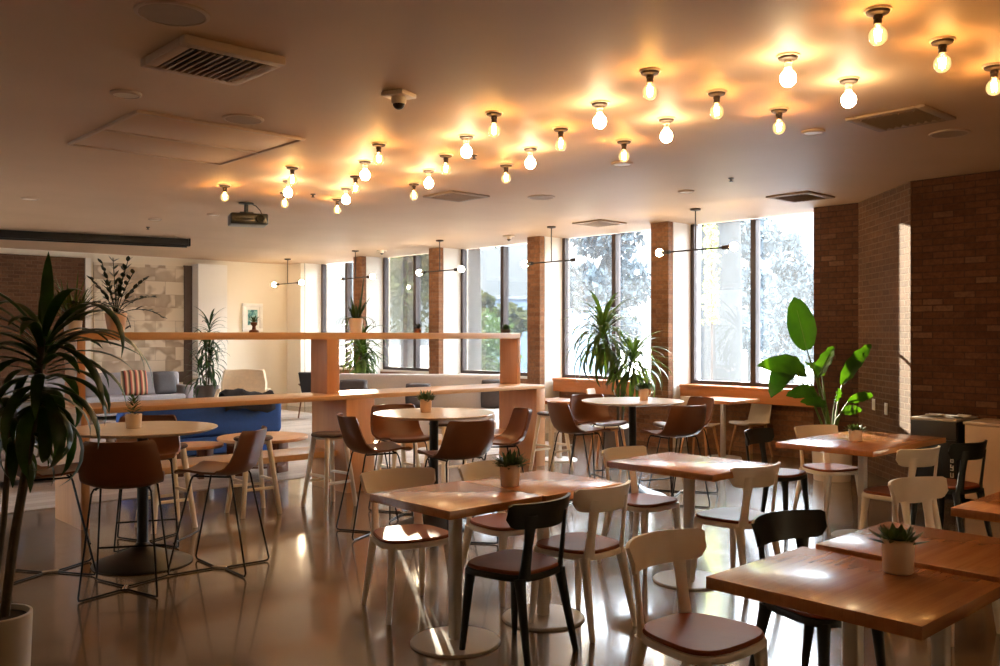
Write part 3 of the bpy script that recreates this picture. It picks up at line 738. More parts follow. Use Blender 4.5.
# pale shell chairs with beech legs by the window
def shell_chair(label, loc, rz, bh=.82):
    t = thing('shell_chair', label, 'chair', loc, rz, 'pale shell chairs by the windows')
    prof = [(.21, .425, .17), (.19, .44, .19), (.08, .437, .20), (-.08, .428, .20), (-.155, .44, .20), (-.19, .48, .195), (-.215, .56, .19), (-.24, .68, .18), (-.265, bh-.02, .165), (-.268, bh, .15)]
    grid = [[(w*(-1+2*i/8), y+(.04*abs(-1+2*i/8)**2 if z > .46 else 0), z+(.012*abs(-1+2*i/8)**2 if z < .46 else 0)) for i in range(9)] for y, z, w in prof]
    MB().sheet(grid, .014).build('shell', M['pale_shell'], t, smooth=60)
    for sx in (-1, 1):
        for sy in (-1, 1):
            MB().tube([(sx*.13, sy*.13-.01, .425), (sx*.19, sy*.2-.01, 0)], .016, 10, rs=[.019, .013]).build('leg', M['beech'], t)
    MB().box(-.14, .14, -.15, .13, .405, .425, .004).build('seat_support', M['beech'], t)
    return t
c0 = shell_chair('pale shell chair with tilted back at the window ledge table', (0, 0, 0), 0)
u, v = P(750, 422, .45); c0.location = (u, v, 0); c0.rotation_euler = (0, 0, R(75))
u, v = P(700, 424, .45); c1 = dup(c0, (u, v, 0), R(-80), 'pale shell chair on beech legs behind the leather chair near the ledge table')
u, v = cam_at(609, 10.8); c2 = dup(c0, (u, v, 0), R(205), 'pale shell chair behind the window round table below the dracaena')
c2.scale = (1, 1, 1.16)

# ------------------------------------------------------------------ cooler, cabinet
t = thing('drinks_cooler', 'low black drinks cooler against the dark brick wall', 'cooler', (8.95, 3.575, 0))
MB().box(.03, .55, -.215, .215, .04, .775, .006).build('body', M['black_gloss'], t)
MB().box(.0, .55, -.22, .22, .775, .80, .006).build('top', M['grey_metal'], t)
d = MB().box(0, .03, -.212, .212, .09, .60, .004).build('door', M['black_gloss'], t)
MB().box(0, .028, -.212, .212, .61, .77, .004).build('header', plain('dark_header', (52, 50, 50), .4), t)
MB().box(-.02, .0, .16, .18, .2, .5, .005).build('handle', M['chrome'], d)
L = MB()
for k, (a, b, c, e) in enumerate(((0, .03, 0, .008), (0, .008, 0, .045), (.022, .03, 0, .045))):
    L.box(-.003, 0, -.19+a, -.19+b, .25+c, .25+e)
for k in range(3):      # vertical row of small white characters on the door edge, too soft in the picture to read
    z = .315+k*.075
    L.box(-.003, 0, -.19, -.16, z, z+.009).box(-.003, 0, -.19, -.181, z, z+.05).box(-.003, 0, -.19, -.16, z+.025, z+.033)
    if k != 1: L.box(-.003, 0, -.169, -.16, z+.025, z+.058)
    else: L.box(-.003, 0, -.169, -.16, z, z+.03)
L.build('door_lettering', M['paper'], d, smooth=0)
MB().box(.05, .5, -.18, .18, 0, .04).build('plinth', M['joint'], t)
t = thing('side_cabinet', 'cream cabinet beside the black cooler', 'cabinet', (8.97, 2.75, 0))
MB().box(.02, .53, -.55, .55, .06, .76, .004).build('body', M['cabinet'], t)
MB().box(0, .54, -.56, .56, .76, .785, .004).build('top', M['cabinet'], t)
for y0, y1 in ((-.54, -.005), (.005, .54)):
    dd = MB().box(0, .02, y0, y1, .07, .75, .003).build('door', M['cabinet'], t)
    yk = -.06 if y1 < 0 else .06
    MB().ball((-.012, yk, .62), .012).build('knob', M['grey_metal'], dd)
MB().box(.06, .5, -.52, .52, 0, .06).build('plinth', M['joint'], t)
for k, (y, z, a) in enumerate(((3.66, .801, .2), (3.44, .801, -.3))):
    o = MB().sheet([[(-.1+.2*i/6, -.07+.14*j/3, .012*math.sin(i*1.1+k)+.012) for j in range(4)] for i in range(7)], .003).build('napkin', M['paper']); o.location = (9.2, y, z); o.rotation_euler = (0, 0, a)
    tag(o, ('crumpled white napkin on the cooler beside the sun strip', 'white napkin on the cooler beside the cabinet')[k], 'napkin', 'napkins on the cooler')

# ------------------------------------------------------------------ plants
def blade(mb, base, az, el, length, width, droop, fold=.25, n=9, tipw=.04, prof=None):
    """a strap leaf: starts at elevation el, bends down by droop (radians over its length)"""
    p = Vector(base); L_, M_, R_ = [], [], []
    side = Vector((-math.sin(az), math.cos(az), 0))
    for i in range(n):
        f = i/(n-1); e = el - droop*f**1.3
        d = Vector((math.cos(az)*math.cos(e), math.sin(az)*math.cos(e), math.sin(e)))
        if i: p = p + d*(length/(n-1))
        w = width/2*(prof(f) if prof else (math.sin(PI*min(1, (f*.92+.10)))**.7 if f < 1 else tipw))
        nrm = side.cross(d)*-1
        L_.append(p+side*w+nrm*w*fold*-1); R_.append(p-side*w+nrm*w*fold*-1); M_.append(p.copy())
    mb.strip(L_, M_, R_)
def head(mb, c, n, ln, w, el=(-.3, 1.35), dr=(.8, 2.2), rr=rnd, spread=.03, hgt=.25):
    for i in range(n):
        f = i/(n-1); az = i*2.39996+rr.uniform(-.3, .3)
        e = el[0]+(el[1]-el[0])*f + rr.uniform(-.15, .15)
        blade(mb, (c[0]+spread*math.cos(az), c[1]+spread*math.sin(az), c[2]-hgt*(1-f)), az, e, ln*rr.uniform(.75, 1.1), w*rr.uniform(.8, 1.15), rr.uniform(*dr)*(1.0-.45*f), n=10)
def pot(t, r, h, m, taper=.92, rim=0.0):
    p = MB().lathe([(0, 0), (r*taper-.004, 0), (r*taper, .004), (r, h-.004), (r-.003, h), (r-.012, h), (r-.016, h-.03), (0, h-.03)], 36).build('pot', m, t)
    MB().lathe([(0, h-.028), (r-.016, h-.028), (r-.02, h-.022), (0, h-.018)], 24).build('soil', M['soil'], t)
    return p
# large corn plant by the camera
b3 = cam3(-4, 613, 4.0); hc = cam3(42, 338, 4.0)
t = thing('potted_dracaena', 'large dark strap leaf plant in a grey pot nearest the camera', 'plant', (b3.x, b3.y, 0))
pot(t, .146, b3.z, M['pot_grey'], .9)
rel = lambda q: Vector((q.x-b3.x, q.y-b3.y, q.z))
c1 = rel(hc); mids = [rel(cam3(8, 600, 4.0)), rel(cam3(14, 540, 4.0)), rel(cam3(26, 470, 4.0)), rel(cam3(35, 410, 4.0)), c1]
mids[0] = Vector((.03, .0, b3.z-.05))
MB().tube(mids, .02, 10, rs=[.021, .02, .019, .018, .016]).build('stem', M['cane'], t)
g = MB(); r2 = random.Random(11)
head(g, c1+Vector((0, 0, .02)), 60, .43, .056, (-.3, 1.15), (1.7, 3.0), r2, .02, .34)
for tip, base, ln, el, dr in (((124, 345), (52, 335), .62, 1.1, 2.9), ((47, 262), (46, 330), .36, 1.5, .25), ((10, 300), (42, 330), .46, 1.15, 2.4), ((100, 420), (50, 340), .6, .5, 2.1), ((75, 425), (46, 345), .5, .1, 1.7), ((118, 330), (52, 345), .42, .3, .9), ((-10, 350), (35, 340), .5, .9, 1.9), ((108, 400), (55, 345), .5, .75, 2.2)):
    a, b = cam3(*base, 4.0), cam3(*tip, 3.95+r2.uniform(-.15, .1)); dv = b-a
    blade(g, rel(a), math.atan2(dv.y, dv.x), el, ln, .055, dr, n=14)
g.build('foliage', M['leaf_dark'], t, smooth=180)
g = MB(); c2_ = rel(cam3(12, 405, 4.05)); head(g, c2_, 24, .30, .045, (-.3, 1.0), (1.4, 2.6), r2, .02, .2)
MB().tube([Vector((-.02, .01, b3.z-.05)), rel(cam3(4, 520, 4.05)), c2_], .013, 8).build('stem', M['cane'], t)
g.build('foliage', M['leaf_dark'], t, smooth=180)
# window dracaena with two heads
bu = cam_at(618, 12.2)
t = thing('potted_dracaena', 'tall two headed dracaena in front of the window behind the round table', 'plant', (bu[0], bu[1], 0))
pot(t, .2, .42, M['pot_dark'])
rl = lambda q: Vector((q.x-bu[0], q.y-bu[1], q.z))
h1, h2 = rl(cam3(603, 326, 12.2)), rl(cam3(633, 354, 12.1))
MB().tube([(0, 0, .38), (.02, .01, .9), h1.lerp(Vector((0, 0, 1)), .3), h1], .02, 8).build('stem', M['cane'], t)
MB().tube([(.05, -.03, .38), (.06, -.05, .8), h2], .017, 8).build('stem', M['cane'], t)
g = MB(); r3 = random.Random(5); head(g, h1+Vector((0, 0, .02)), 105, .72, .05, (-.2, 1.35), (2.0, 3.2), r3, .02, .35); g.build('foliage', M['leaf_mid'], t, smooth=180)
g = MB(); head(g, h2, 95, .62, .045, (-.2, 1.3), (1.8, 3.0), r3, .02, .3); g.build('foliage', M['leaf_mid'], t, smooth=180)
# broad leaf plant
bu = cam_at(832, 10.0)
t = thing('bird_of_paradise', 'tall broad leaf plant catching sun in the brick corner', 'plant', (bu[0], bu[1], 0))
pot(t, .22, .45, M['pot_white'], .88)
rl = lambda q: Vector((q.x-bu[0], q.y-bu[1], q.z))
def broad(base, tip, Y0, Y1, w, arch=.0, face=(.35, -1)):
    """broad leaf between two picture points at their own depths; face = which way its upper side looks (camera right, camera depth)"""
    a, b = rl(cam3(*base, Y0)), rl(cam3(*tip, Y1)); ax = b-a; ln = ax.length; ax.normalize()
    fu, fv = room(*face); fz = Vector((fu, fv, .35)).normalized()
    side = ax.cross(fz).normalized(); nrm = side.cross(ax).normalized()
    L_, M_, R_ = [], [], []; n = 13
    for i in range(n):
        f = i/(n-1); p = a+ax*ln*f + nrm*arch*math.sin(PI*f)*ln + Vector((0, 0, 0))
        ww = w*math.sin(PI*min(1, f*.94+.03))**.62*(1-.25*f) if i < n-1 else .002
        rip = .012*math.sin(i*2.1)
        L_.append(p+side*ww+nrm*(ww*.28+rip)); R_.append(p-side*ww+nrm*(ww*.28-rip)); M_.append(p)
    m = MB(); m.strip(L_, M_, R_); m.build('leaf', M['leaf_bright'], t, smooth=180)
    root = Vector((rnd.uniform(-.05, .05), rnd.uniform(-.05, .05), .42))
    mid = root.lerp(a, .55)+Vector((0, 0, .08))
    MB().tube([root, mid, a, a+ax*ln*.75+nrm*arch*.7*ln], .009, 7, rs=[.014, .011, .007, .003]).build('stalk', M['stem_green'], t)
broad((807, 350), (794, 297), 10.0, 9.9, 0.175, -.03, (-.2, -1))
broad((806, 374), (757, 366), 9.9, 9.6, 0.139, .16, (.1, -.7))
broad((795, 371), (771, 398), 9.9, 9.6, 0.148, .25, (-.5, -.8))
broad((818, 378), (833, 346), 10.0, 10.2, 0.102, .0, (-.8, -.7))
broad((842, 385), (871, 344), 10.0, 10.3, 0.102, .05, (-.7, -.8))
broad((822, 376), (806, 362), 10.1, 10.4, 0.111, .05, (.3, -1))
broad((815, 392), (786, 396), 9.8, 9.5, 0.092, .1, (.1, -.8))
broad((848, 402), (873, 395), 9.9, 10.0, 0.065, .08, (-.4, -.8))
broad((835, 402), (838, 388), 9.9, 9.8, 0.065, .05, (.5, -1))
broad((826, 405), (800, 402), 9.8, 9.6, 0.074, .1, (.3, -.7))
broad((842, 412), (862, 410), 9.8, 9.7, 0.065, .1, (-.2, -.7))
# small succulent pots
def succulent(label, loc, r=.045, h=.085, kind=0, m='pot_white', seed=1):
    t = thing('succulent_pot', label, 'plant', loc, 0, 'small potted succulents')
    pot(t, r, h, M[m], .9)
    g = MB(); q = random.Random(seed)
    if kind == 0:       # rosette
        for i in range(26):
            f = i/25; az = i*2.39996; blade(g, (.012*math.cos(az), .012*math.sin(az), h-.02), az, .25+1.1*f, (.085-.03*f)*r/.045, .022*r/.045, .1-.5*f*0, fold=.5, n=6)
    elif kind == 1:     # bushy sprigs
        for i in range(120):
            az = q.uniform(0, 2*PI); rr_ = q.uniform(0, r*.9)
            blade(g, (rr_*math.cos(az), rr_*math.sin(az), h-.025+q.uniform(0, .035)), az+q.uniform(-.6, .6), q.uniform(.2, 1.4), q.uniform(.05, .085), .018, q.uniform(-.2, .6), fold=.4, n=5)
    else:               # spiky upright
        for i in range(34):
            f = i/33; az = i*2.39996; z = h-.02+.13*f
            blade(g, (.005*math.cos(az), .005*math.sin(az), z), az, 0.3+.6*f, .075*(1-.35*f), .017, .3, fold=.4, n=6)
    g.build('foliage', M['leaf_succ' if kind < 2 else 'leaf_mid'], t, smooth=180)
    return t
succulent('bushy succulent in a pale pot on the paired dining tables', (3.42, 3.63, .77), .057, .12, 1, seed=3)
succulent('spiky succulent in a white pot on the near dining tables', (3.17, 1.385, .77), .055, .118, 0, seed=4)
succulent('succulent in a small white pot on the table before the broad leaf plant', (6.86, 3.33, .77), .052, .09, 0, seed=5)
succulent('pineapple shaped plant in a cream pot on the round table by the end panel', (2.40, 6.38, .95), .056, .10, 2, seed=6)
succulent('low succulent in a pale pot on the middle round table', (4.70, 6.02, .95), .05, .11, 1, 'terracotta', 7)
succulent('tiny succulent in a pale pot on the window round table', (7.14, 5.64, .95), .045, .12, 1, 'terracotta', 8)
# plants and ornaments on the divider beam
bz = 1.625
def beam(px): # point on the beam's middle line y = 8.26
    k = (px-500)/F; u = 8.26*(ST+k*CT)/(CT-k*ST); return (u, 8.26, bz)
t = thing('zz_plant', 'dark feathery plant in a pale terracotta pot on the divider beam', 'plant', beam(116))
pot(t, .095, .17, M['terracotta'], .72)
g = MB(); r4 = random.Random(9)
for i in range(17):
    az = i*2.39996+.5; lean = r4.uniform(.5, 2.0) if i > 3 else .25
    p = Vector((0, 0, .14)); L = r4.uniform(.38, .56); e = PI/2-lean*.55
    for j in range(15):
        e -= lean*.055; d = Vector((math.cos(az)*math.cos(e), math.sin(az)*math.cos(e), math.sin(e))); p2 = p+d*L/15
        if j > 3 and j % 2:
            for s_ in (-1, 1): blade(g, p2, az+s_*r4.uniform(.8, 1.3), e*.5+r4.uniform(0, .5), .105*(1-.4*(j/15)), .038, .3, fold=.1, n=4)
        g.tube([p, p2], .004, 5); p = p2
g.build('foliage', M['leaf_zz'], t, smooth=180)
t = thing('potted_fern', 'light green fluffy plant in a small white pot on the beam behind the big leaves', 'plant', beam(73))
pot(t, .075, .10, M['pot_white'])
g = MB()
for i in range(110):
    az = r4.uniform(0, 2*PI); blade(g, (r4.uniform(-.04, .04), r4.uniform(-.04, .04), .08), az, r4.uniform(.5, 1.5), r4.uniform(.2, .48), .014, r4.uniform(.1, .9), n=7)
g.build('foliage', M['leaf_mid'], t, smooth=180)
t = thing('snake_plant', 'upright snake plant in a white pot on the divider beam', 'plant', beam(356))
pot(t, .075, .155, M['pot_white'], .85)
g = MB()
for i in range(15):
    az = i*2.39996; blade(g, (.025*math.cos(az), .025*math.sin(az), .13), az, r4.uniform(1.05, 1.5), r4.uniform(.16, .3) if i else .5, .034, r4.uniform(-.1, .25), n=7)
for i in range(10):
    az = i*2.39996+.4; blade(g, (.04*math.cos(az), .04*math.sin(az), .14), az, .7, r4.uniform(.22, .32), .02, 2.6, n=9)
g.build('foliage', M['leaf_dark'], t, smooth=180)
def ornament(label, px, kind):
    t = thing('ornament', label, 'ornament', beam(px), 0, 'ornaments on the divider beam')
    if kind == 0:
        MB().lathe([(0, 0), (.05, 0), (.045, .02), (.02, .03), (.016, .06), (.03, .08), (.035, .10), (0, .105)], 16).build('body', M['walnut'], t)
        g = MB()
        for i in range(16): blade(g, (0, 0, .10), i*2.4, .5+.05*i, .09, .014, .5, n=6)
        g.build('foliage', M['leaf_dark'], t, smooth=180)
    elif kind == 1:
        MB().lathe([(0, 0), (.04, 0), (.045, .03), (.03, .05), (0, .05)], 16).build('body', M['walnut'], t)
        g = MB()
        for i in range(20): blade(g, (0, 0, .045), i*2.4, .4+.05*i, .08, .02, .4, n=6)
        g.build('foliage', M['leaf_zz'], t, smooth=180)
    else:
        MB().lathe([(0, 0), (.05, 0), (.065, .03), (.055, .045), (0, .045)], 18).build('body', M['pot_dark'], t)
        g = MB()
        for i in range(60):
            blade(g, (0, 0, .035), i*2.39996, .15+1.2*i/60, .085, .018, .2, n=5)
        g.build('foliage', M['leaf_succ'], t, smooth=180)
ornament('small brown vase with sprigs on the beam below the framed picture', 254, 0)
ornament('tiny plant in a brown cup on the beam before the second window', 418, 1)
ornament('round grey succulent on the beam near the last upright', 506, 2)

# ------------------------------------------------------------------ lounge furniture
def sofa(label, loc, rz, w, d, seat_h, back_h, fabric, n=2, group='lounge seating', arms=True, name='sofa'):
    t = thing(name, label, 'sofa', loc, rz, group)
    MB().box(-w/2, w/2, -d/2, d/2, .08, seat_h-.14, .03, 3).build('base', fabric, t)
    MB().box(-w/2, w/2, -d/2, -d/2+.2, seat_h-.14, back_h, .07, 4).build('back', fabric, t)
    if arms:
        for s in (-1, 1): MB().box(min(s*w/2, s*(w/2-.16)), max(s*w/2, s*(w/2-.16)), -d/2+.2, d/2, seat_h-.14, seat_h+.16, .05, 4).build('arm', fabric, t)
    x0 = -w/2+(.17 if arms else .01); x1 = -x0; st = (x1-x0)/n
    for k in range(n): MB().box(x0+k*st+.006, x0+(k+1)*st-.006, -d/2+.21, d/2+.01, seat_h-.14, seat_h, .045, 4).build('seat_cushion', fabric, t)
    for sx in (-1, 1):
        for sy in (-1, 1): MB().tube([(sx*(w/2-.1), sy*(d/2-.1), .09), (sx*(w/2-.08), sy*(d/2-.08), 0.006)], .02, 10, rs=[.022, .014]).build('leg', M['beech'], t)
    return t
def cushion(label, loc, rot, m, sz=.42, group='scatter cushions'):
    g = MB(); n = 11; rows_ = []
    for sgn in (1, -1):
        pts = []
        for i in range(n):
            row = []
            for j in range(n):
                a, b = -1+2*i/(n-1), -1+2*j/(n-1); hh = .07*((1-a**4)*(1-b**4))**.5
                row.append((a*sz/2*(1-.06*b*b), sgn*hh, sz/2+b*sz/2*(1-.06*a*a)))
            pts.append(row)
        rows_.append(pts)
    bm = g.bm; V = [[[bm.verts.new(p) for p in row] for row in pts] for pts in rows_]
    for s_ in (0, 1):
        for i in range(n-1):
            for j in range(n-1): bm.faces.new((V[s_][i][j], V[s_][i+1][j], V[s_][i+1][j+1], V[s_][i][j+1]))
    bmesh.ops.remove_doubles(bm, verts=bm.verts, dist=1e-5); bmesh.ops.recalc_face_normals(bm, faces=bm.faces[:])
    o = g.build('cushion', m, smooth=180); o.location = loc; o.rotation_euler = rot
    return tag(o, label, 'cushion', group)
# grey sofa below the mural
sofa('grey sofa against the lounge wall below the mural', (6.15, VHI-.56, 0), PI, 3.2, .9, .44, .86, M['grey_fabric'], 3)
cushion('striped multicolour cushion on the grey sofa below the mural', (6.62, VHI-.89, .44), (R(-14), 0, R(-4)), M['stripes'], .5)
cushion('dark grey cushion on the grey sofa beside the striped one', (7.22, VHI-.89, .44), (R(-14), 0, R(5)), M['dgrey_fabric'], .46)
# banquette before the far windows
pa, pb = cam_at(338, 14.6), cam_at(503, 14.3); mid = ((pa[0]+pb[0])/2, (pa[1]+pb[1])/2)
ang = math.atan2(pb[1]-pa[1], pb[0]-pa[0])
W = math.hypot(pb[0]-pa[0], pb[1]-pa[1])
nx, ny = math.cos(ang-PI/2), math.sin(ang-PI/2)
sofa('long pale grey banquette before the far windows', (mid[0]+nx*.4, mid[1]+ny*.4, 0), ang+PI, W, .95, .46, .98, M['pale_fabric'], 3, arms=False)
for px, lab in ((352, 'dark grey cushion at the far end of the pale banquette'), (418, 'dark grey cushion in the middle of the pale banquette'), (495, 'dark grey cushion at the banquette end by the divider upright')):
    q = cam_at(px, 14.02); cushion(lab, (q[0], q[1], .46), (R(-12), 0, ang+(.15 if px == 418 else 0)), M['dgrey_fabric'], .40 if px == 418 else .46)
# blue loveseat with throw
q = cam_at(200, 11.9)
bl = sofa('blue loveseat with a dark throw beyond the divider', (q[0], q[1], 0), R(-8), 1.9, .95, .44, .79, M['blue_fabric'], 2)
q2 = cam_at(246, 11.35)
g = MB(); rows_ = []
for i in range(13):
    x = -.33+.66*i/12; row = []
    for (y, z) in ((-.15, .62), (-.135, .74), (-.12, .80), (-.06, .85), (.03, .86), (.10, .84), (.135, .78), (.14, .68), (.15, .60)):
        row.append((x, y-.0, z+.012*math.sin(i*1.7)+.03*math.sin(i*.5)))
    rows_.append(row)
o = g.sheet(rows_, .02).build('throw_blanket', M['throw'], smooth=180)
ca, sa = math.cos(R(-8)), math.sin(R(-8)); lx, ly = .50, -.375
o.location = (q[0]+lx*ca-ly*sa, q[1]+lx*sa+ly*ca, 0); o.rotation_euler = (0, 0, R(-8))
tag(o, 'dark throw blanket draped over the blue loveseat back', 'blanket')
# cream armchair
q = cam_at(243, 15.2)
t = thing('armchair', 'cream armchair with flared arms by the cream lounge wall', 'armchair', (q[0], q[1], 0), R(150))
MB().box(-.36, .36, -.34, .36, .22, .44, .06, 3).build('seat', M['cream'], t)
prof = [(-.30, .42, .34), (-.36, .6, .36), (-.43, .78, .37), (-.47, .98, .33), (-.475, 1.0, .31)]
MB().sheet([[(w*(-1+2*i/10), y+.1*abs(-1+2*i/10)**2, z) for i in range(11)] for y, z, w in prof], .07).build('backrest', M['cream'], t, smooth=60)
for s in (-1, 1):
    MB().sheet([[(s*(.36+.06*f), -.36+.62*g_, .40+.28*f-.10*g_*f) for g_ in (0, .25, .5, .75, 1)] for f in (0, .33, .66, 1)], .06).build('arm', M['cream'], t, smooth=60)
    for sy in (-1, 1): MB().tube([(s*.28, sy*.27, .22), (s*.33, sy*.33, .006)], .018, 8).build('leg', M['beech'], t)
# dark lounge chair by far window
q = cam_at(321, 17.6)
t = thing('lounge_chair', 'dark slim armchair beside the middle divider upright', 'chair', (q[0], q[1], 0), R(-60))
MB().sheet([[(x, y, z) for x in (-.26, -.1, .1, .26)] for y, z in ((.26, .45), (.1, .44), (-.15, .41), (-.24, .43), (-.3, .58), (-.38, .84), (-.4, .88))], .04).build('shell', M['throw'], t, smooth=60)
for s in (-1, 1):
    fr = MB().tube([(s*.29, .27, .006), (s*.29, .24, .62), (s*.29, .0, .645), (s*.29, -.3, .63)], .014, 8).tube([(s*.29, -.36, .006), (s*.29, -.22, .43)], .014, 8).build('leg_frame', M['walnut'], t)
    MB().box(min(s*.25, s*.33), max(s*.25, s*.33), -.3, .26, .64, .665, .008).build('armrest', M['walnut'], t)
MB().tube([(-.29, .22, .40), (.29, .22, .40)], .012, 8).tube([(-.29, -.25, .40), (.29, -.25, .40)], .012, 8).build('crossbar', M['walnut'], t)
# coffee tables
def coffee(label, q, r, z):
    t = thing('coffee_table', label, 'table', (q[0], q[1], 0), R(20), 'round coffee tables')
    MB().lathe([(0, z-.035), (r-.01, z-.035), (r, z-.025), (r, z-.006), (r-.006, z), (0, z)], 48).build('tabletop', M['coffee_top'], t)
    for k in range(3):
        a = k*2*PI/3
        MB().box(r*.45, r*.8, -.03, .03, .006, z-.035, .006, M=Matrix.Rotation(a, 4, 'Z')).build('leg', M['walnut'], t)
    MB().lathe([(0, .12), (r*.5, .12), (r*.5, .14), (0, .14)], 24).build('shelf', M['walnut'], t)
coffee('larger round wood coffee table just beyond the divider', cam_at(263, 10.25), .50, .455)
coffee('smaller round wood coffee table tucked beside the larger one', cam_at(196, 10.2), .30, .37)
# sofa behind the big plant
q = cam_at(18, 9.9)
sofa('grey blue sofa behind the large foreground plant', (q[0], q[1], 0), R(180+12), 1.9, .9, .44, .92, M['grey_fabric'], 2)
q = cam_at(42, 9.75); cushion('grey scatter cushion on the sofa behind the plant, beside the end panel', (q[0], q[1], .44), (R(-16), 0, R(20)), plain('slate_cushion', (120, 124, 132), .9, bump=.1, scale=30), .46)
q = cam_at(8, 9.75); cushion('dark cushion on the sofa behind the large plant leaves', (q[0], q[1], .44), (R(-16), 0, R(5)), M['dgrey_fabric'], .48)
# tall lounge plants
q = cam_at(207, 15.8)
t = thing('tall_planter', 'tall bushy dracaena in a dark planter beside the white lounge column', 'plant', (q[0], q[1], 0))
pot(t, .2, .72, M['pot_dark'], .85)
g = MB(); r5 = random.Random(21); st = MB()
for k in range(4):
    x, y = r5.uniform(-.12, .12), r5.uniform(-.12, .12); top = 1.0+.25*k
    st.tube([(x*.4, y*.4, .68), (x, y, top)], .013, 6)
    head(g, (x, y, top+.05), 40, .42, .04, (-.4, 1.3), (1.4, 2.8), r5, .01, .4)
st.build('stem', M['cane'], t); g.build('foliage', M['leaf_dark'], t, smooth=180)
q = cam_at(360, 15.6)
t = thing('leafy_floor_plant', 'green leafy floor plant behind the banquette by the far brick pier', 'plant', (q[0], q[1], 0))
pot(t, .2, .5, M['pot_dark'], .85)
g = MB(); st = MB()
for k in range(3):
    x, y = r5.uniform(-.15, .15), r5.uniform(-.15, .15)
    st.tube([(x*.3, y*.3, .46), (x, y, 1.2+.2*k)], .014, 6); head(g, (x, y, 1.25+.2*k), 42, .5, .06, (-.5, 1.2), (1.4, 2.8), r5, .02, .4)
st.build('stem', M['cane'], t); g.build('foliage', M['leaf_mid'], t, smooth=180)

# ------------------------------------------------------------------ outside
struct(MB().box(11.2, 90, -60, 110, -.25, -.12).build('ground_outside', M['stone_ext'], smooth=0), 'pale paving outside the windows')
def crown(mb, c, rad, n, q, size=.16, sz=(1, 1, .8)):
    for i in range(int(n*2.6)):
        while True:
            p = Vector((q.uniform(-1, 1), q.uniform(-1, 1), q.uniform(-1, 1)))
            if .2 < p.length < 1: break
        p *= 1-.25*q.random()*(1 if (i//9) % 2 else 0)
        p = Vector((p.x*rad*sz[0], p.y*rad*sz[1], p.z*rad*sz[2]))+Vector(c)
        a = Euler((q.uniform(0, 6.3), q.uniform(0, 6.3), q.uniform(0, 6.3))).to_matrix(); s_ = size*.62*q.uniform(.6, 1.3)
        mb.quad(*[p+a@Vector(v_) for v_ in ((-s_, 0, 0), (0, -s_*.5, 0), (s_, 0, 0), (0, s_*.5, 0))])
def tree(label, u, v, hgt, tr, clumps, leaf, bark, seed, cat='tree', size=.16, lean=(0, 0)):
    q = random.Random(seed)
    t = thing('outdoor_tree', label, 'tree', (u, v, -.12), 0, 'trees outside the windows')
    m = MB().tube([(0, 0, 0), (lean[0]*.1, lean[1]*.1, .25), (lean[0]*.5, lean[1]*.5, hgt*.5), (lean[0], lean[1], hgt)], tr, 12, rs=[tr*1.5, tr*1.1, tr*.95, tr*.6])
    for (c, rad, n) in clumps:
        b0 = Vector((lean[0]*.8, lean[1]*.8, hgt*.7)); m.tube([b0, b0.lerp(Vector(c), .5)+Vector((0, 0, -.2)), c], tr*.3, 7, rs=[tr*.4, tr*.25, tr*.1])
    m.build('trunk', bark, t)
    g = MB()
    for (c, rad, n) in clumps: crown(g, c, rad, n, q, size)
    g.build('foliage', leaf, t, smooth=0)
    return t
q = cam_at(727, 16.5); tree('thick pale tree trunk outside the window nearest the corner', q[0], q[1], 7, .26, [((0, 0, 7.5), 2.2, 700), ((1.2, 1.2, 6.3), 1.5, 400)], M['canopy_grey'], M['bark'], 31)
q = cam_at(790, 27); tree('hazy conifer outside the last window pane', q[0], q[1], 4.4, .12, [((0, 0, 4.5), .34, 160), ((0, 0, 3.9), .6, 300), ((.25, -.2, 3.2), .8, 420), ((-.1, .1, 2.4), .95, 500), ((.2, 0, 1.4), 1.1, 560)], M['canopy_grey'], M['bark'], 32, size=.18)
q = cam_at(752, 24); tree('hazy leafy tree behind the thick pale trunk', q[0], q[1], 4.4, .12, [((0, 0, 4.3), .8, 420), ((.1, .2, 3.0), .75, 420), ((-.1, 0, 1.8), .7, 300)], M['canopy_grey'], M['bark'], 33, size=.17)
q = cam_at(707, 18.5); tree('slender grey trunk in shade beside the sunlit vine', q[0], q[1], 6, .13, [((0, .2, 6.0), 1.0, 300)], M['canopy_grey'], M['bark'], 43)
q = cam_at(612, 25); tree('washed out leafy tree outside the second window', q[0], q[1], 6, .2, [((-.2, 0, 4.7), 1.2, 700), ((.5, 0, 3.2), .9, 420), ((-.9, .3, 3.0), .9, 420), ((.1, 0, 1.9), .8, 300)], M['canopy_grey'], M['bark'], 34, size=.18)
q = cam_at(488, 24); tree('small green tree low in front of the pale building', q[0], q[1], 1.9, .12, [((-.2, .4, 2.4), .7, 420), ((-.5, .9, 1.9), .7, 360), ((.4, -.4, 2.1), .6, 260)], M['canopy_leaf'], M['bark_dark'], 35)
q = cam_at(474, 19.5); tree('slender brown trunk outside the third window', q[0], q[1], 6, .15, [((0, .3, 6.0), 1.5, 700), ((.5, 0, 4.4), .9, 400)], M['canopy_leaf'], M['bark_dark'], 36)
q = cam_at(408, 23); tree('brown trunk with sunny leaves outside the fourth window', q[0], q[1], 6, .20, [((0, 0, 5.6), 2.2, 1300), ((.5, .3, 3.4), 1.2, 500), ((-.4, 0, 2.4), 1.0, 300)], M['canopy_leaf'], M['bark_dark'], 37)
q = cam_at(440, 27); tree('broad leafy tree farther behind the slender trunk', q[0], q[1], 6, .2, [((0, 0, 6.1), 2.2, 1500), ((-.8, 1.0, 3.8), 1.2, 600)], M['canopy_leaf'], M['bark_dark'], 38)
q = cam_at(490, 21); t = thing('garden_shrub', 'dark green shrub outside the third window', 'shrub', (q[0], q[1], -.12), 0, 'trees outside the windows')
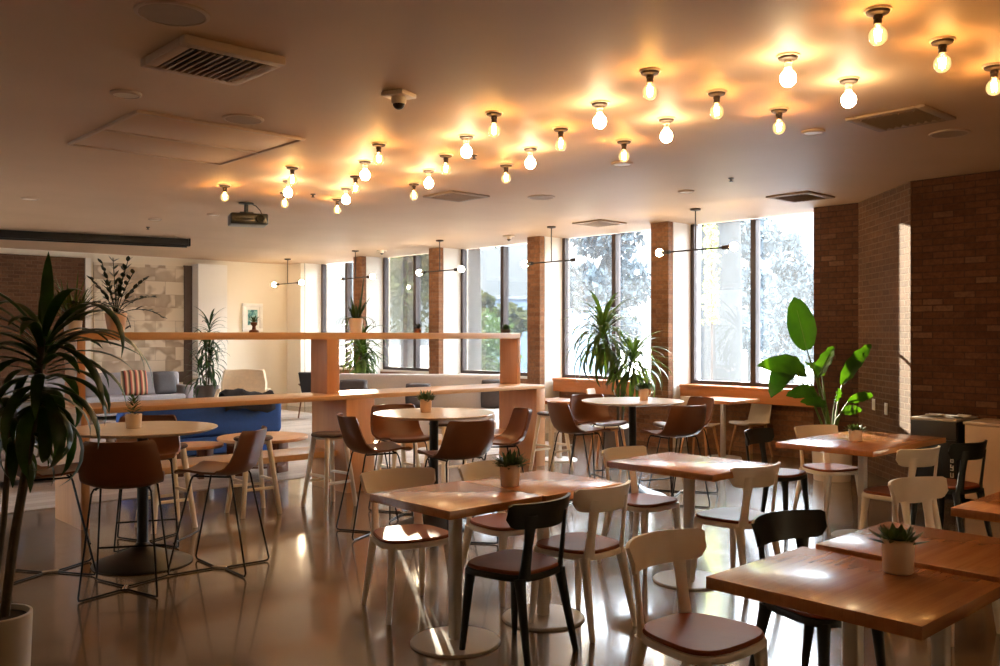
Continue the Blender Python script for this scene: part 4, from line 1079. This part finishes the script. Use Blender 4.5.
g = MB(); crown(g, (0, 0, 1.2), .75, 900, random.Random(40), .10, (1, 1, 1.6)); g.build('foliage', M['leaf_mid'], t, smooth=0)
MB().tube([(0, 0, 0), (.05, 0, 1.2)], .03, 7).build('stem', M['bark_dark'], t)
q = cam_at(711, 15.2); t = thing('climbing_vine', 'sunlit yellow green vine beside the thick pale trunk', 'vine', (q[0], q[1], -.12))
g = MB(); qq = random.Random(41)
for i in range(420):
    z = qq.uniform(1.9, 3.6); a = Euler((qq.uniform(0, 6), qq.uniform(0, 6), qq.uniform(0, 6))).to_matrix(); p = Vector((qq.gauss(0, .06), qq.gauss(0, .06), z)); s_ = qq.uniform(.03, .06)
    g.quad(*[p+a@Vector(v_) for v_ in ((-s_, 0, 0), (0, -s_*.6, 0), (s_, 0, 0), (0, s_*.6, 0))])
g.build('foliage', M['vine_leaf'], t, smooth=0)
MB().tube([(0, 0, 0), (.03, 0, 1.5), (0, 0, 3.6)], .02, 7).build('stem', M['bark_dark'], t)
q = cam_at(535, 40); t = thing('pale_building', 'pale low building beyond the trees', 'building', (q[0], q[1], -.12), R(-42.66))
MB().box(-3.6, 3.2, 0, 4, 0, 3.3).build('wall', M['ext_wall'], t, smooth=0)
MB().box(-3.7, 3.3, -.08, 4.1, 3.3, 3.45).build('parapet', M['stone_ext'], t, smooth=0)
for x in (-2.2, .2): 
    w_ = MB().box(x, x+1.1, -.03, .02, 1.0, 2.2).build('window', M['stone_ext'], t, smooth=0)

# ------------------------------------------------------------------ light
w = bpy.data.worlds.new('sky'); SC.world = w; w.use_nodes = True; nt = w.node_tree; bg = nt.nodes['Background']
tc = nt.nodes.new('ShaderNodeTexCoord'); sx = nt.nodes.new('ShaderNodeSeparateXYZ'); rp = nt.nodes.new('ShaderNodeValToRGB')
nt.links.new(tc.outputs['Generated'], sx.inputs[0]); nt.links.new(sx.outputs[2], rp.inputs[0])
e = rp.color_ramp.elements; e.new(.16); e.new(.42)
for el_, (p_, c_) in zip(e, ((0, (.026, .028, .029, 1)), (.16, (.040, .044, .048, 1)), (.42, (.70, .76, .84, 1)), (1, (.78, .86, .95, 1)))): el_.position = p_; el_.color = c_
nt.links.new(rp.outputs[0], bg.inputs[0]); bg.inputs[1].default_value = 30
el = R(9.05); hd = Vector((-.517, -.856, 0)).normalized(); sd = Vector((hd.x*math.cos(el), hd.y*math.cos(el), -math.sin(el)))
s = bpy.data.lights.new('low_sun', 'SUN'); s.energy = 60.0; s.color = (1, .83, .62); s.angle = R(.6)
so = bpy.data.objects.new('low_sun', s); COL.objects.link(so); so.rotation_euler = sd.to_track_quat('-Z', 'Y').to_euler(); so.location = (20, 30, 10)

# ------------------------------------------------------------------ camera
cd = bpy.data.cameras.new('camera'); cd.sensor_width = 36; cd.lens = F/1000*36; cd.shift_y = (HY-333)/1000; cd.clip_end = 300
co = bpy.data.objects.new('camera', cd); COL.objects.link(co); co.location = (0, 0, EYE); co.rotation_euler = (R(90), 0, -(PI/2-TH)+0)
co.rotation_euler = (R(90), 0, math.atan2(-ST, CT))
SC.camera = co
SC.view_settings.view_transform = 'Standard'; SC.view_settings.look = 'None'; SC.view_settings.gamma = 1; SC.view_settings.exposure = 1.40
SC.view_settings.use_curve_mapping = False
SC.cycles.use_denoising = True
SC.cycles.max_bounces = 8; SC.cycles.transparent_max_bounces = 12; SC.cycles.sample_clamp_indirect = 8
SC.cycles.caustics_reflective = False; SC.cycles.caustics_refractive = False
